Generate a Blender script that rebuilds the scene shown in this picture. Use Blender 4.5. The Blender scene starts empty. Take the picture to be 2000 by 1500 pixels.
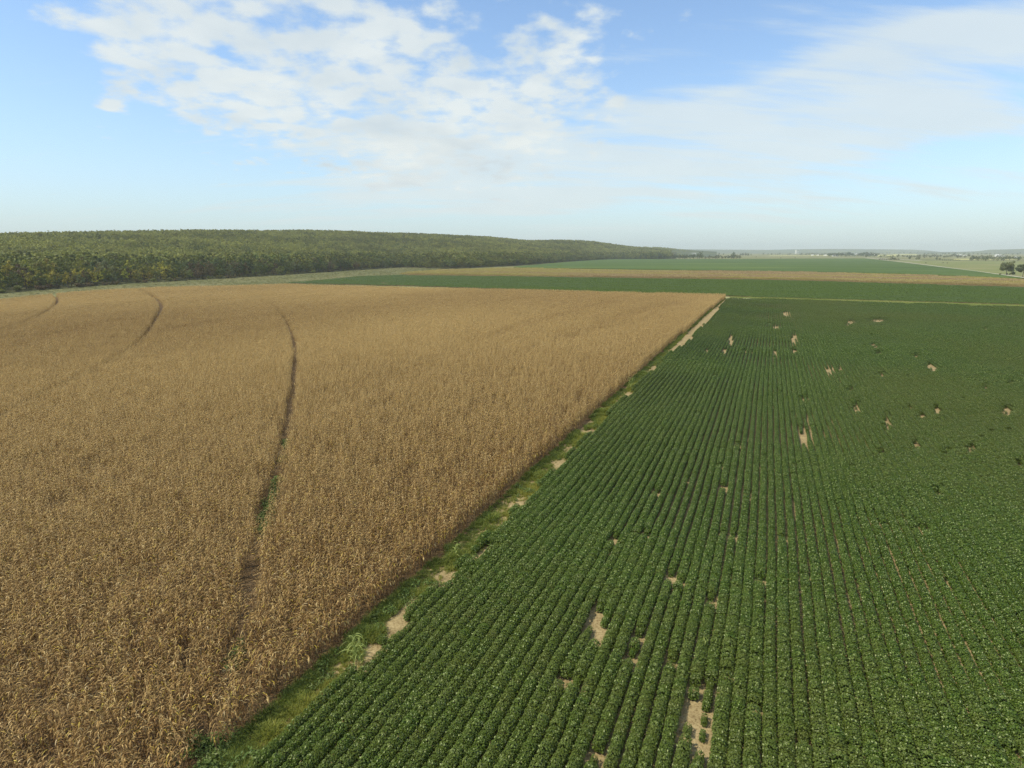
import bpy, bmesh, math, random
import numpy as np
from mathutils import Vector, Matrix, noise as mnoise

random.seed(7)
RNG = np.random.default_rng(11)
C = bpy.context.scene.collection
SC = bpy.context.scene

# ------------------------------------------------------------------ camera
H = 22.0                      # drone height above the fields
FPX = 1170.0                  # focal length in pixels of the 2000 px wide photograph
PITCH = math.atan(259.2 / FPX)
cam_d = bpy.data.cameras.new('camera')
cam_d.sensor_width = 36.0
cam_d.lens = 36.0 * FPX / 2000.0
cam_d.clip_start = 0.5
cam_d.clip_end = 60000
cam = bpy.data.objects.new('camera', cam_d)
C.objects.link(cam)
cam.location = (0, 0, H)
cam.rotation_euler = (math.pi / 2 - PITCH, 0, 0)
SC.camera = cam

# ------------------------------------------------------------------ light
SUN_EL = math.radians(53)
SUN_AZ = math.radians(-110)    # clockwise from +Y: the sun stands to the left
sd = bpy.data.lights.new('sun', 'SUN')
sd.energy = 4.0
sd.angle = math.radians(0.6)
sd.color = (1.0, 0.92, 0.74)
sun = bpy.data.objects.new('sun', sd)
C.objects.link(sun)
to_sun = Vector((math.sin(SUN_AZ) * math.cos(SUN_EL), math.cos(SUN_AZ) * math.cos(SUN_EL), math.sin(SUN_EL)))
sun.rotation_euler = to_sun.to_track_quat('Z', 'Y').to_euler()
sun.location = (-60, 30, 80)

SC.view_settings.view_transform = 'Standard'
SC.view_settings.look = 'None'
SC.view_settings.gamma = 1.0
SC.view_settings.exposure = 0.15
SC.cycles.use_denoising = True
SC.cycles.denoising_input_passes = 'RGB_ALBEDO_NORMAL'
SC.cycles.denoising_prefilter = 'NONE'
SC.cycles.max_bounces = 5
SC.cycles.diffuse_bounces = 3
SC.cycles.glossy_bounces = 2
SC.cycles.transmission_bounces = 3
SC.cycles.volume_bounces = 1
SC.cycles.pixel_filter_type = 'BLACKMAN_HARRIS'
SC.cycles.filter_width = 1.5


# ------------------------------------------------------------------ node helpers
class NT:
    def __init__(self, tree):
        self.t = tree
        self.n = tree.nodes
        self.l = tree.links

    def new(self, kind, **kw):
        n = self.n.new(kind)
        for k, v in kw.items():
            setattr(n, k, v)
        return n

    def set(self, sock, v):
        if hasattr(v, 'is_output') or isinstance(v, bpy.types.NodeSocket):
            self.l.new(v, sock)
        else:
            sock.default_value = v

    def m(self, op, a, b=None, c=None, clamp=False):
        n = self.new('ShaderNodeMath', operation=op)
        n.use_clamp = clamp
        self.set(n.inputs[0], a)
        if b is not None:
            self.set(n.inputs[1], b)
        if c is not None:
            self.set(n.inputs[2], c)
        return n.outputs[0]

    def noise(self, vec, scale, detail=3, rough=0.5, dim='3D'):
        n = self.new('ShaderNodeTexNoise', noise_dimensions=dim)
        if vec is not None:
            self.l.new(vec, n.inputs['Vector'])
        n.inputs['Scale'].default_value = scale
        n.inputs['Detail'].default_value = detail
        n.inputs['Roughness'].default_value = rough
        return n.outputs['Fac']

    def ramp(self, fac, stops, interp='LINEAR'):
        n = self.new('ShaderNodeValToRGB')
        n.color_ramp.interpolation = interp
        el = n.color_ramp.elements
        while len(el) < len(stops):
            el.new(0.5)
        for e, (p, c) in zip(el, stops):
            e.position = p
            e.color = tuple(c) + (1,) if len(c) == 3 else c
        self.set(n.inputs[0], fac)
        return n.outputs['Color']

    def mix(self, fac, a, b, mode='MIX'):
        n = self.new('ShaderNodeMix', data_type='RGBA', blend_type=mode)
        self.set(n.inputs[0], fac)
        for s, v in ((n.inputs[6], a), (n.inputs[7], b)):
            if isinstance(v, tuple) and len(v) == 3:
                v = v + (1,)
            self.set(s, v)
        return n.outputs[2]

    def maprange(self, v, a, b, c=0.0, d=1.0, smooth=True):
        n = self.new('ShaderNodeMapRange')
        n.interpolation_type = 'SMOOTHSTEP' if smooth else 'LINEAR'
        self.set(n.inputs['Value'], v)
        for k, q in zip(('From Min', 'From Max', 'To Min', 'To Max'), (a, b, c, d)):
            n.inputs[k].default_value = q
        return n.outputs['Result']


# ------------------------------------------------------------------ sky with its clouds
def build_world():
    w = bpy.data.worlds.new('World')
    SC.world = w
    w.use_nodes = True
    t = NT(w.node_tree)
    t.n.clear()
    out = t.new('ShaderNodeOutputWorld')
    bg = t.new('ShaderNodeBackground')
    bg.inputs['Strength'].default_value = 0.14
    t.l.new(bg.outputs[0], out.inputs[0])
    sky = t.new('ShaderNodeTexSky', sky_type='NISHITA')
    sky.sun_disc = False
    sky.sun_elevation = SUN_EL
    sky.sun_rotation = SUN_AZ % (2 * math.pi)
    sky.altitude = 200
    sky.air_density = 1.0
    sky.dust_density = 0.4
    sky.ozone_density = 1.6
    tc = t.new('ShaderNodeTexCoord')
    sep = t.new('ShaderNodeSeparateXYZ')
    t.l.new(tc.outputs['Generated'], sep.inputs[0])
    x, y, z = sep.outputs
    zz = t.m('ADD', t.m('MAXIMUM', z, 0.0), 0.22)
    px = t.m('DIVIDE', x, zz)
    py = t.m('DIVIDE', y, zz)
    comb = t.new('ShaderNodeCombineXYZ')
    t.l.new(px, comb.inputs[0])
    t.l.new(py, comb.inputs[1])
    P = comb.outputs[0]
    # where the cloud banks lie: bearing a and slope e of the direction
    front = t.m('GREATER_THAN', y, 0.05)
    ysafe = t.m('MAXIMUM', y, 0.05)
    a = t.m('DIVIDE', x, ysafe)
    e = t.m('DIVIDE', z, ysafe)
    warp = t.noise(P, 0.9, 3, 0.55)
    wa = t.m('MULTIPLY', t.m('SUBTRACT', warp, 0.5), 0.22)

    def blob(u0, y0, ru, ry, rot=0.0, gain=1.0):
        """a soft elliptic bank, given by where it stands over the horizon"""
        v = 750 - y0
        yy = FPX * math.cos(PITCH) + v * math.sin(PITCH)
        a0 = (u0 - 1000) / yy
        e0 = (v * math.cos(PITCH) - FPX * math.sin(PITCH)) / yy
        ra, re_ = ru / yy, ry / yy
        da = t.m('ADD', t.m('SUBTRACT', a, a0), wa)
        de = t.m('ADD', t.m('SUBTRACT', e, e0), t.m('MULTIPLY', wa, 0.5))
        cr, sr = math.cos(rot), math.sin(rot)
        p = t.m('DIVIDE', t.m('ADD', t.m('MULTIPLY', da, cr), t.m('MULTIPLY', de, sr)), ra)
        q = t.m('DIVIDE', t.m('SUBTRACT', t.m('MULTIPLY', de, cr), t.m('MULTIPLY', da, sr)), re_)
        r2 = t.m('ADD', t.m('MULTIPLY', p, p), t.m('MULTIPLY', q, q))
        g = t.m('POWER', 2.718, t.m('MULTIPLY', r2, -1.0))
        return t.m('MULTIPLY', g, gain)

    def total(lst):
        s = lst[0]
        for b in lst[1:]:
            s = t.m('ADD', s, b)
        return s

    R = math.radians
    puff_mask = total([
        blob(480, 50, 380, 120, R(-14), .9), blob(270, 140, 250, 70, R(-22), .8),
        blob(620, 200, 320, 120, R(-20), .85), blob(860, 240, 270, 120, R(-10), .8),
        blob(1060, 160, 130, 130, R(55), .75), blob(720, 20, 330, 80, 0, .5), blob(1150, 40, 70, 90, 0, .55),
        blob(210, 205, 50, 25, R(-10), .62), blob(200, 270, 70, 18, R(5), .5), blob(1360, 92, 110, 22, R(18), .5),
        blob(1325, 36, 26, 18, 0, .55), blob(790, 355, 60, 14, 0, .4), blob(920, 60, 34, 22, 0, .3),
        blob(1185, 210, 34, 26, R(60), .5)])
    veil_mask = total([
        blob(1150, 300, 420, 62, R(9), .85), blob(1560, 200, 430, 62, R(14), .85), blob(1850, 70, 330, 50, R(12), .7),
        blob(1650, 285, 420, 34, R(7), .5), blob(1900, 175, 260, 40, R(8), .6), blob(900, 360, 260, 50, R(4), .5),
        blob(1500, 390, 800, 60, R(2), .5), blob(640, 220, 300, 110, R(-18), .55), blob(1600, 240, 620, 150, R(9), .42), blob(900, 330, 420, 90, R(6), .35)])
    nf = t.noise(P, 9.5, 8, 0.57)
    nc = t.noise(P, 3.2, 3, 0.5)
    vo = t.new('ShaderNodeTexVoronoi', feature='SMOOTH_F1')
    vo.inputs['Scale'].default_value = 10.5
    vo.inputs['Smoothness'].default_value = 0.6
    wv = t.new('ShaderNodeVectorMath', operation='ADD')
    ws = t.new('ShaderNodeVectorMath', operation='SCALE')
    nt = t.new('ShaderNodeTexNoise')
    nt.inputs['Scale'].default_value = 7.0
    nt.inputs['Detail'].default_value = 4
    t.l.new(P, nt.inputs['Vector'])
    t.l.new(nt.outputs['Color'], ws.inputs[0])
    ws.inputs['Scale'].default_value = 0.16
    t.l.new(P, wv.inputs[0])
    t.l.new(ws.outputs[0], wv.inputs[1])
    t.l.new(wv.outputs[0], vo.inputs['Vector'])
    cell = t.m('SUBTRACT', 0.95, vo.outputs['Distance'])
    nn = t.m('ADD', t.m('MULTIPLY', nf, 0.55), t.m('ADD', t.m('MULTIPLY', nc, 0.20), t.m('MULTIPLY', cell, 0.25)))
    puff = t.maprange(t.m('ADD', t.m('MULTIPLY', nn, 1.9), t.m('MULTIPLY', t.m('MINIMUM', puff_mask, 1.1), 0.55)), 1.21, 1.62)
    # long streaks drawn out along the wind
    mp = t.new('ShaderNodeMapping')
    mp.inputs['Rotation'].default_value = (0, 0, R(-38))
    mp.inputs['Scale'].default_value = (0.45, 1.9, 1)
    t.l.new(P, mp.inputs[0])
    ns = t.noise(mp.outputs[0], 2.4, 6, 0.58)
    veil = t.maprange(t.m('ADD', t.m('MULTIPLY', ns, 1.7), t.m('MULTIPLY', t.m('MINIMUM', veil_mask, 1.1), 0.55)), 1.02, 1.50)
    veil = t.m('MULTIPLY', veil, 0.78)
    # behind the camera, unseen: heavy cloud cover added for neutral fill light
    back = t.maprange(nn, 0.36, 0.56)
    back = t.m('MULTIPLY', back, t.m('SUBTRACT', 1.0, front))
    al = t.m('SUBTRACT', 1.0, t.m('MULTIPLY', t.m('SUBTRACT', 1.0, t.m('MULTIPLY', puff, 0.90)), t.m('SUBTRACT', 1.0, veil)))
    al = t.m('MULTIPLY', al, front)
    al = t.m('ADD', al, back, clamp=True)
    up = t.maprange(z, 0.0, 0.06)
    al = t.m('MULTIPLY', al, up)
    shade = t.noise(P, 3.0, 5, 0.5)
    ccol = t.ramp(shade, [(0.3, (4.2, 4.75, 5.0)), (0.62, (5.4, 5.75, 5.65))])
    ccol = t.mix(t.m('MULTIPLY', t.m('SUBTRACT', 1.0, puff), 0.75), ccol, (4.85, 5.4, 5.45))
    base = t.mix(1.0, sky.outputs[0], t.mix(t.maprange(z, 0.35, 0.65), (1.16, 1.27, 1.34), (0.85, 0.95, 0.95)), 'MULTIPLY')
    low = t.m('POWER', 2.718, t.m('MULTIPLY', t.m('MAXIMUM', z, 0.0), -7.0))
    base = t.mix(t.m('MULTIPLY', low, 0.88), base, (3.25, 4.05, 4.55))
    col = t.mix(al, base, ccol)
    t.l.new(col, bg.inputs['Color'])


build_world()


# ------------------------------------------------------------------ geometry helpers
CP, SP = math.cos(PITCH), math.sin(PITCH)


def at(u, y, z=0.0):
    """the point at height z that the photograph shows at (u, y)"""
    v = 750 - y
    X, Y, Z = u - 1000, FPX * CP + v * SP, v * CP - FPX * SP
    k = (z - H) / Z
    return X * k, Y * k


def proj(x, y, z):
    dz = z - H
    fwd = y * CP - dz * SP
    upc = y * SP + dz * CP
    fwd = np.maximum(fwd, 0.1)
    return 1000 + FPX * x / fwd, 750 - FPX * upc / fwd


PSI = math.radians(22.97)     # bearing of the crop rows
DU = (math.sin(PSI), math.cos(PSI))
DW = (math.cos(PSI), -math.sin(PSI))


def xy(u, w):
    return u * DU[0] + w * DW[0], u * DU[1] + w * DW[1]


def in_view(x, y, side=14.0, near=12.5):
    return (np.abs(x) < 0.875 * y + side) & (y > near)


def inpoly(px, py, poly):
    px = np.asarray(px, float)
    py = np.asarray(py, float)
    r = np.zeros(px.shape, bool)
    n = len(poly)
    for i in range(n):
        x1, y1 = poly[i]
        x2, y2 = poly[(i + 1) % n]
        if y1 == y2:
            continue
        c = ((y1 > py) != (y2 > py)) & (px < (x2 - x1) * (py - y1) / (y2 - y1) + x1)
        r ^= c
    return r


def vnoise(x, y, scale, seed=0):
    """smooth value noise, 0..1, on arrays"""
    x = np.asarray(x) / scale + 1000.0
    y = np.asarray(y) / scale + 1000.0
    xi = np.floor(x).astype(np.int64)
    yi = np.floor(y).astype(np.int64)
    fx = x - xi
    fy = y - yi
    fx = fx * fx * (3 - 2 * fx)
    fy = fy * fy * (3 - 2 * fy)

    def h(i, j):
        k = (i * 374761393 + j * 668265263 + seed * 1442695041) & 0xFFFFFFFF
        k = ((k ^ (k >> 13)) * 1274126177) & 0xFFFFFFFF
        return ((k ^ (k >> 16)) & 0xFFFF) / 65535.0
    return (h(xi, yi) * (1 - fx) + h(xi + 1, yi) * fx) * (1 - fy) + (h(xi, yi + 1) * (1 - fx) + h(xi + 1, yi + 1) * fx) * fy


class MB:
    """collects faces, each with a 'var' value"""
    def __init__(self):
        self.v, self.f, self.a = [], [], []

    def quad(self, a, b, c, d, var=0.5):
        i = len(self.v)
        self.v += [tuple(a), tuple(b), tuple(c), tuple(d)]
        self.f.append((i, i + 1, i + 2, i + 3))
        self.a.append(var)

    def tri(self, a, b, c, var=0.5):
        i = len(self.v)
        self.v += [tuple(a), tuple(b), tuple(c)]
        self.f.append((i, i + 1, i + 2))
        self.a.append(var)

    def tube(self, pts, rad, n=5, var=0.5):
        pts = [Vector(p) for p in pts]
        rings = []
        for i, p in enumerate(pts):
            d = (pts[min(i + 1, len(pts) - 1)] - pts[max(i - 1, 0)]).normalized()
            s = d.cross(Vector((0.31, 0.95, 0.05))).normalized()
            t = d.cross(s)
            i0 = len(self.v)
            for k in range(n):
                an = 2 * math.pi * k / n
                self.v.append(tuple(p + (s * math.cos(an) + t * math.sin(an)) * rad[i]))
            rings.append(i0)
        for r0, r1 in zip(rings, rings[1:]):
            for k in range(n):
                self.f.append((r0 + k, r0 + (k + 1) % n, r1 + (k + 1) % n, r1 + k))
                self.a.append(var)
        self.f.append(tuple(rings[-1] + k for k in range(n)))
        self.a.append(var)

    def strip(self, pts, widths, side, var=0.5):
        """a blade: a ribbon along pts"""
        base = len(self.v)
        for p, w, s in zip(pts, widths, side):
            self.v.append(tuple(p - s * w))
            self.v.append(tuple(p + s * w))
        for i in range(len(pts) - 1):
            b = base + 2 * i
            self.f.append((b, b + 1, b + 3, b + 2))
            self.a.append(var)

    def box(self, x0, x1, y0, y1, z0, z1, var=0.5):
        b = len(self.v)
        self.v += [(x0, y0, z0), (x1, y0, z0), (x1, y1, z0), (x0, y1, z0), (x0, y0, z1), (x1, y0, z1), (x1, y1, z1), (x0, y1, z1)]
        for f in ((3, 2, 1, 0), (4, 5, 6, 7), (0, 1, 5, 4), (1, 2, 6, 5), (2, 3, 7, 6), (3, 0, 4, 7)):
            self.f.append(tuple(b + k for k in f))
            self.a.append(var)

    def mesh(self, name, mat=None):
        me = bpy.data.meshes.new(name)
        me.from_pydata(self.v, [], self.f)
        at_ = me.attributes.new('var', 'FLOAT', 'FACE')
        at_.data.foreach_set('value', np.array(self.a, np.float32))
        if mat:
            me.materials.append(mat)
        return me


def link(name, mesh, parent=None, loc=(0, 0, 0), rot=(0, 0, 0), scale=(1, 1, 1)):
    o = bpy.data.objects.new(name, mesh)
    C.objects.link(o)
    o.parent = parent
    o.location = loc
    o.rotation_euler = rot
    o.scale = scale
    return o


def tag(o, label=None, cat=None, group=None, kind=None):
    if label:
        o['label'] = label
    if cat:
        o['category'] = cat
    if group:
        o['group'] = group
    if kind:
        o['kind'] = kind
    return o


_gn = {}


def scatter(name, x, y, z, rot, scl, tint, templates, label, cat, kind='stuff', tilt=None):
    """one object that stands a copy of a random template on each point"""
    n = len(x)
    me = bpy.data.meshes.new(name)
    me.vertices.add(n)
    co = np.empty((n, 3), np.float32)
    co[:, 0], co[:, 1], co[:, 2] = x, y, z
    me.vertices.foreach_set('co', co.ravel())
    r = np.zeros((n, 3), np.float32)
    if tilt is not None:
        r[:, :2] = tilt
    r[:, 2] = rot
    a = me.attributes.new('rot', 'FLOAT_VECTOR', 'POINT')
    a.data.foreach_set('vector', r.ravel())
    s = np.asarray(scl, np.float32)
    if s.ndim == 1:
        s = np.repeat(s[:, None], 3, 1)
    a = me.attributes.new('scl', 'FLOAT_VECTOR', 'POINT')
    a.data.foreach_set('vector', np.ascontiguousarray(s).ravel())
    a = me.attributes.new('idx', 'INT', 'POINT')
    a.data.foreach_set('value', RNG.integers(0, len(templates), n).astype(np.int32))
    a = me.attributes.new('tint', 'FLOAT', 'POINT')
    a.data.foreach_set('value', np.asarray(tint, np.float32))
    o = link(name, me)
    tag(o, label, cat, None, kind)
    coll = bpy.data.collections.new(name + '_sources')
    for tm in templates:
        coll.objects.link(bpy.data.objects.new(tm.name, tm))
    g = bpy.data.node_groups.new(name + '_scatter', 'GeometryNodeTree')
    g.interface.new_socket('Geometry', in_out='INPUT', socket_type='NodeSocketGeometry')
    g.interface.new_socket('Geometry', in_out='OUTPUT', socket_type='NodeSocketGeometry')
    N, L = g.nodes, g.links
    gi, go = N.new('NodeGroupInput'), N.new('NodeGroupOutput')
    m2p = N.new('GeometryNodeMeshToPoints')
    L.new(gi.outputs[0], m2p.inputs[0])
    iop = N.new('GeometryNodeInstanceOnPoints')
    ci = N.new('GeometryNodeCollectionInfo')
    ci.inputs[0].default_value = coll
    ci.inputs[1].default_value = True
    ci.inputs[2].default_value = True

    def attr(nm, ty):
        q = N.new('GeometryNodeInputNamedAttribute')
        q.data_type = ty
        q.inputs[0].default_value = nm
        return q.outputs[0]
    L.new(m2p.outputs[0], iop.inputs['Points'])
    L.new(ci.outputs[0], iop.inputs['Instance'])
    iop.inputs['Pick Instance'].default_value = True
    L.new(attr('idx', 'INT'), iop.inputs['Instance Index'])
    L.new(attr('scl', 'FLOAT_VECTOR'), iop.inputs['Scale'])
    e2r = N.new('FunctionNodeEulerToRotation')
    L.new(attr('rot', 'FLOAT_VECTOR'), e2r.inputs[0])
    L.new(e2r.outputs[0], iop.inputs['Rotation'])
    L.new(iop.outputs[0], go.inputs[0])
    md = o.modifiers.new('scatter', 'NODES')
    md.node_group = g
    return o


# ------------------------------------------------------------------ materials
def new_mat(name):
    m = bpy.data.materials.new(name)
    m.use_nodes = True
    t = NT(m.node_tree)
    t.n.clear()
    out = t.new('ShaderNodeOutputMaterial')
    return m, t, out


def principled(t, out, col, rough=0.8, spec=0.25, bump=None, trans=0.0, tcol=None):
    b = t.new('ShaderNodeBsdfPrincipled')
    if isinstance(col, tuple):
        b.inputs['Base Color'].default_value = tuple(col) + (1,)
    else:
        t.l.new(col, b.inputs['Base Color'])
    t.set(b.inputs['Roughness'], rough)
    b.inputs['Specular IOR Level'].default_value = spec
    if bump is not None:
        bn = t.new('ShaderNodeBump')
        bn.inputs['Strength'].default_value = bump[1]
        bn.inputs['Distance'].default_value = bump[2]
        t.l.new(bump[0], bn.inputs['Height'])
        t.l.new(bn.outputs[0], b.inputs['Normal'])
    if trans > 0:
        tr = t.new('ShaderNodeBsdfTranslucent')
        if tcol is None:
            tcol = col
        if isinstance(tcol, tuple):
            tr.inputs[0].default_value = tuple(tcol) + (1,)
        else:
            t.l.new(tcol, tr.inputs[0])
        mx = t.new('ShaderNodeMixShader')
        mx.inputs[0].default_value = trans
        t.l.new(b.outputs[0], mx.inputs[1])
        t.l.new(tr.outputs[0], mx.inputs[2])
        t.l.new(mx.outputs[0], out.inputs[0])
    else:
        t.l.new(b.outputs[0], out.inputs[0])


def pos(t):
    return t.new('ShaderNodeNewGeometry').outputs['Position']


def attr_n(t, name, kind='GEOMETRY'):
    n = t.new('ShaderNodeAttribute')
    n.attribute_type = kind
    n.attribute_name = name
    return n.outputs['Fac']


def row_vec(t, su=1.0, sw=1.0):
    """position turned into the frame of the crop rows and stretched"""
    mp = t.new('ShaderNodeMapping', vector_type='POINT')
    mp.inputs['Rotation'].default_value = (0, 0, PSI)
    mp.inputs['Scale'].default_value = (sw, su, 1)
    t.l.new(pos(t), mp.inputs[0])
    return mp.outputs[0]


def leaf_mat(name, stops, rough=0.55, spec=0.3, trans=0.25, tcol_gain=(1.3, 1.3, 0.6), tint_to=None, tint_amt=1.0, patch=None):
    """stops: ramp over the leaf's own 'var'; tint_to: colour the plant's own 'tint' leads to"""
    m, t, out = new_mat(name)
    col = t.ramp(attr_n(t, 'var'), stops)
    if tint_to:
        tn = t.m('MULTIPLY', attr_n(t, 'tint', 'INSTANCER'), tint_amt, clamp=True)
        col = t.mix(tn, col, tint_to)
    if patch:
        f = t.maprange(t.noise(row_vec(t, *patch[3]), patch[0], 3, 0.55), patch[1], patch[2])
        col = t.mix(t.m('MULTIPLY', f, patch[5]), col, patch[4], patch[6] if len(patch) > 6 else 'MIX')
    tc = t.mix(1.0, col, tcol_gain, 'MULTIPLY')
    principled(t, out, col, rough, spec, None, trans, tc)
    return m


M = {}
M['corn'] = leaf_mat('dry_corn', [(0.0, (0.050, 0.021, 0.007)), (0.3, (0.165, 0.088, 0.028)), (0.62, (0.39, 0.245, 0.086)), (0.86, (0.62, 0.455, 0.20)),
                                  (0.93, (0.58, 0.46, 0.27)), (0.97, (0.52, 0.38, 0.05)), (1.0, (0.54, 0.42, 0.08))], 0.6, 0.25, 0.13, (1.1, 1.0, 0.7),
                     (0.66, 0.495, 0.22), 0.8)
M['soy'] = leaf_mat('soybean_leaf', [(0.0, (0.032, 0.066, 0.010)), (0.5, (0.072, 0.120, 0.013)), (0.9, (0.145, 0.21, 0.034)), (1.0, (0.38, 0.44, 0.20))],
                    0.45, 0.22, 0.18, (1.3, 1.4, 0.4), (0.125, 0.135, 0.03), 0.8)
M['far_soy'] = leaf_mat('far_soybean_leaf', [(0.0, (0.060, 0.105, 0.013)), (1.0, (0.135, 0.20, 0.030))], 0.5, 0.3, 0.2, (1.3, 1.4, 0.5), (0.10, 0.15, 0.045), 0.8)
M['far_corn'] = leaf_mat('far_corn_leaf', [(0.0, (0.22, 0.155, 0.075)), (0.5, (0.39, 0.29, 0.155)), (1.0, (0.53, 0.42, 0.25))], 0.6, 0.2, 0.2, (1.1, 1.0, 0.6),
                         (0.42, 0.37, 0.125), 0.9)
M['grass'] = leaf_mat('verge_grass', [(0.0, (0.075, 0.115, 0.02)), (0.6, (0.145, 0.195, 0.035)), (1.0, (0.28, 0.30, 0.07))], 0.55, 0.25, 0.3, (1.3, 1.3, 0.5),
                      (0.30, 0.29, 0.05), 0.8)
M['path_tuft'] = leaf_mat('path_tuft', [(0.0, (0.20, 0.23, 0.06)), (0.6, (0.32, 0.34, 0.12)), (1.0, (0.44, 0.42, 0.2))], 0.7, 0.2, 0.25, (1.2, 1.2, 0.5),
                      (0.18, 0.25, 0.06), 0.8)
M['weed'] = leaf_mat('broad_weed', [(0.0, (0.05, 0.095, 0.016)), (1.0, (0.13, 0.20, 0.045))], 0.5, 0.3, 0.25, (1.3, 1.4, 0.5), (0.20, 0.22, 0.06), 0.7)
M['cane'] = leaf_mat('pale_cane_leaf', [(0.0, (0.17, 0.22, 0.05)), (1.0, (0.40, 0.46, 0.14))], 0.5, 0.3, 0.3, (1.2, 1.3, 0.5))
M['pasture_tuft'] = leaf_mat('pasture_tuft', [(0.0, (0.10, 0.115, 0.045)), (0.6, (0.17, 0.18, 0.075)), (1.0, (0.28, 0.27, 0.14))], 0.7, 0.2, 0.2, (1.1, 1.1, 0.6),
                             (0.20, 0.18, 0.09), 0.8)


def crown_mat(name, dark, light, tint=None):
    m, t, out = new_mat(name)
    col = t.ramp(attr_n(t, 'var'), [(0.0, dark), (1.0, light)])
    oi = t.new('ShaderNodeObjectInfo')
    hs = t.new('ShaderNodeHueSaturation')
    t.l.new(t.maprange(oi.outputs['Random'], 0, 1, 0.475, 0.525, False), hs.inputs['Hue'])
    t.l.new(t.maprange(t.m('FRACT', t.m('MULTIPLY', oi.outputs['Random'], 7.31)), 0, 1, 0.72, 1.25, False), hs.inputs['Value'])
    t.l.new(col, hs.inputs['Color'])
    col = hs.outputs[0]
    if tint:
        col = t.mix(t.m('MULTIPLY', attr_n(t, 'tint', 'INSTANCER'), 1.0, clamp=True), col, tint)
    principled(t, out, col, 0.6, 0.2, None, 0.2, t.mix(1.0, col, (1.3, 1.3, 0.6), 'MULTIPLY'))
    return m


CROWN = {
    'dark': crown_mat('crown_dark_green', (0.045, 0.064, 0.015), (0.11, 0.14, 0.034)),
    'olive': crown_mat('crown_olive', (0.085, 0.100, 0.022), (0.200, 0.215, 0.055)),
    'yellow': crown_mat('crown_yellow_green', (0.15, 0.16, 0.025), (0.42, 0.38, 0.065)),
    'brown': crown_mat('crown_brown', (0.070, 0.055, 0.026), (0.150, 0.115, 0.055)),
    'grey': crown_mat('crown_grey_green', (0.085, 0.105, 0.045), (0.185, 0.205, 0.095)),
    'wood': crown_mat('crown_forest', (0.066, 0.080, 0.017), (0.18, 0.20, 0.042), (0.32, 0.325, 0.080)),
}
mb_, t_, o_ = new_mat('bark')
principled(t_, o_, t_.ramp(t_.noise(pos(t_), 6, 4), [(0.3, (0.07, 0.055, 0.04)), (0.7, (0.16, 0.13, 0.10))]), 0.9, 0.1)
M['bark'] = mb_


def ground_mat(name, fn, rough=0.95, bump=None):
    m, t, out = new_mat(name)
    col = fn(t)
    bp = None
    if bump:
        bp = (t.noise(pos(t), bump[0], 4, 0.6), bump[1], bump[2])
    principled(t, out, col, rough, 0.1, bp)
    return m


def soil_col(t):
    p = pos(t)
    c = t.ramp(t.noise(p, 0.9, 6, 0.6), [(0.3, (0.255, 0.195, 0.098)), (0.55, (0.375, 0.295, 0.155)), (0.75, (0.50, 0.405, 0.225))])
    c2 = t.ramp(t.noise(p, 7, 5, 0.7), [(0.36, (0.55, 0.50, 0.44)), (0.55, (1, 1, 1))])
    return t.mix(1.0, c, c2, 'MULTIPLY')


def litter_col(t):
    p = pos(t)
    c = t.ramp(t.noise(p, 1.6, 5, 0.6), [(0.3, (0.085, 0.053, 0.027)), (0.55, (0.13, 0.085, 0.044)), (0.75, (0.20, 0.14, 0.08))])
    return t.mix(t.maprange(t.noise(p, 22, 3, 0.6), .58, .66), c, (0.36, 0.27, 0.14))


def plain_col(t):
    p = pos(t)
    a = t.ramp(t.noise(p, 0.0022, 5, 0.6), [(0.30, (0.155, 0.165, 0.070)), (0.5, (0.20, 0.195, 0.085)), (0.68, (0.25, 0.235, 0.115))])
    b = t.ramp(t.noise(p, 0.06, 5, 0.65), [(0.3, (0.72, 0.74, 0.70)), (0.7, (1.12, 1.1, 1.05))])
    return t.mix(1.0, a, b, 'MULTIPLY')


def pasture_col(t):
    p = pos(t)
    a = t.ramp(t.noise(p, 0.025, 5, 0.62), [(0.3, (0.115, 0.125, 0.048)), (0.5, (0.155, 0.155, 0.066)), (0.7, (0.205, 0.19, 0.095))])
    b = t.ramp(t.noise(p, 0.6, 4, 0.65), [(0.3, (0.8, 0.8, 0.78)), (0.7, (1.1, 1.1, 1.05))])
    return t.mix(1.0, a, b, 'MULTIPLY')


def meadow_col(t):
    p = pos(t)
    a = t.ramp(t.noise(p, 0.012, 5, 0.62), [(0.3, (0.155, 0.185, 0.062)), (0.5, (0.195, 0.21, 0.08)), (0.7, (0.25, 0.235, 0.115))])
    b = t.ramp(t.noise(p, 0.3, 4, 0.65), [(0.3, (0.8, 0.82, 0.78)), (0.7, (1.1, 1.1, 1.05))])
    return t.mix(1.0, a, b, 'MULTIPLY')


def wood_floor(t):
    return t.ramp(t.noise(pos(t), 0.2, 4, 0.6), [(0.3, (0.045, 0.05, 0.02)), (0.7, (0.10, 0.10, 0.045))])


def far_hill(t):
    p = pos(t)
    a = t.ramp(t.noise(p, 0.012, 6, 0.7), [(0.3, (0.045, 0.062, 0.03)), (0.7, (0.11, 0.125, 0.06))])
    b = t.ramp(t.noise(p, 0.0018, 3, 0.6), [(0.52, (1, 1, 1)), (0.68, (1.7, 1.6, 1.3))])
    return t.mix(1.0, a, b, 'MULTIPLY')


def path_col(t):
    p = pos(t)
    return t.ramp(t.noise(p, 0.35, 5, 0.65), [(0.3, (0.20, 0.22, 0.075)), (0.5, (0.30, 0.30, 0.13)), (0.7, (0.42, 0.37, 0.22))])


def road_col(t):
    return t.ramp(t.noise(pos(t), 0.15, 5, 0.65), [(0.3, (0.38, 0.35, 0.28)), (0.7, (0.52, 0.48, 0.40))])


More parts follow.
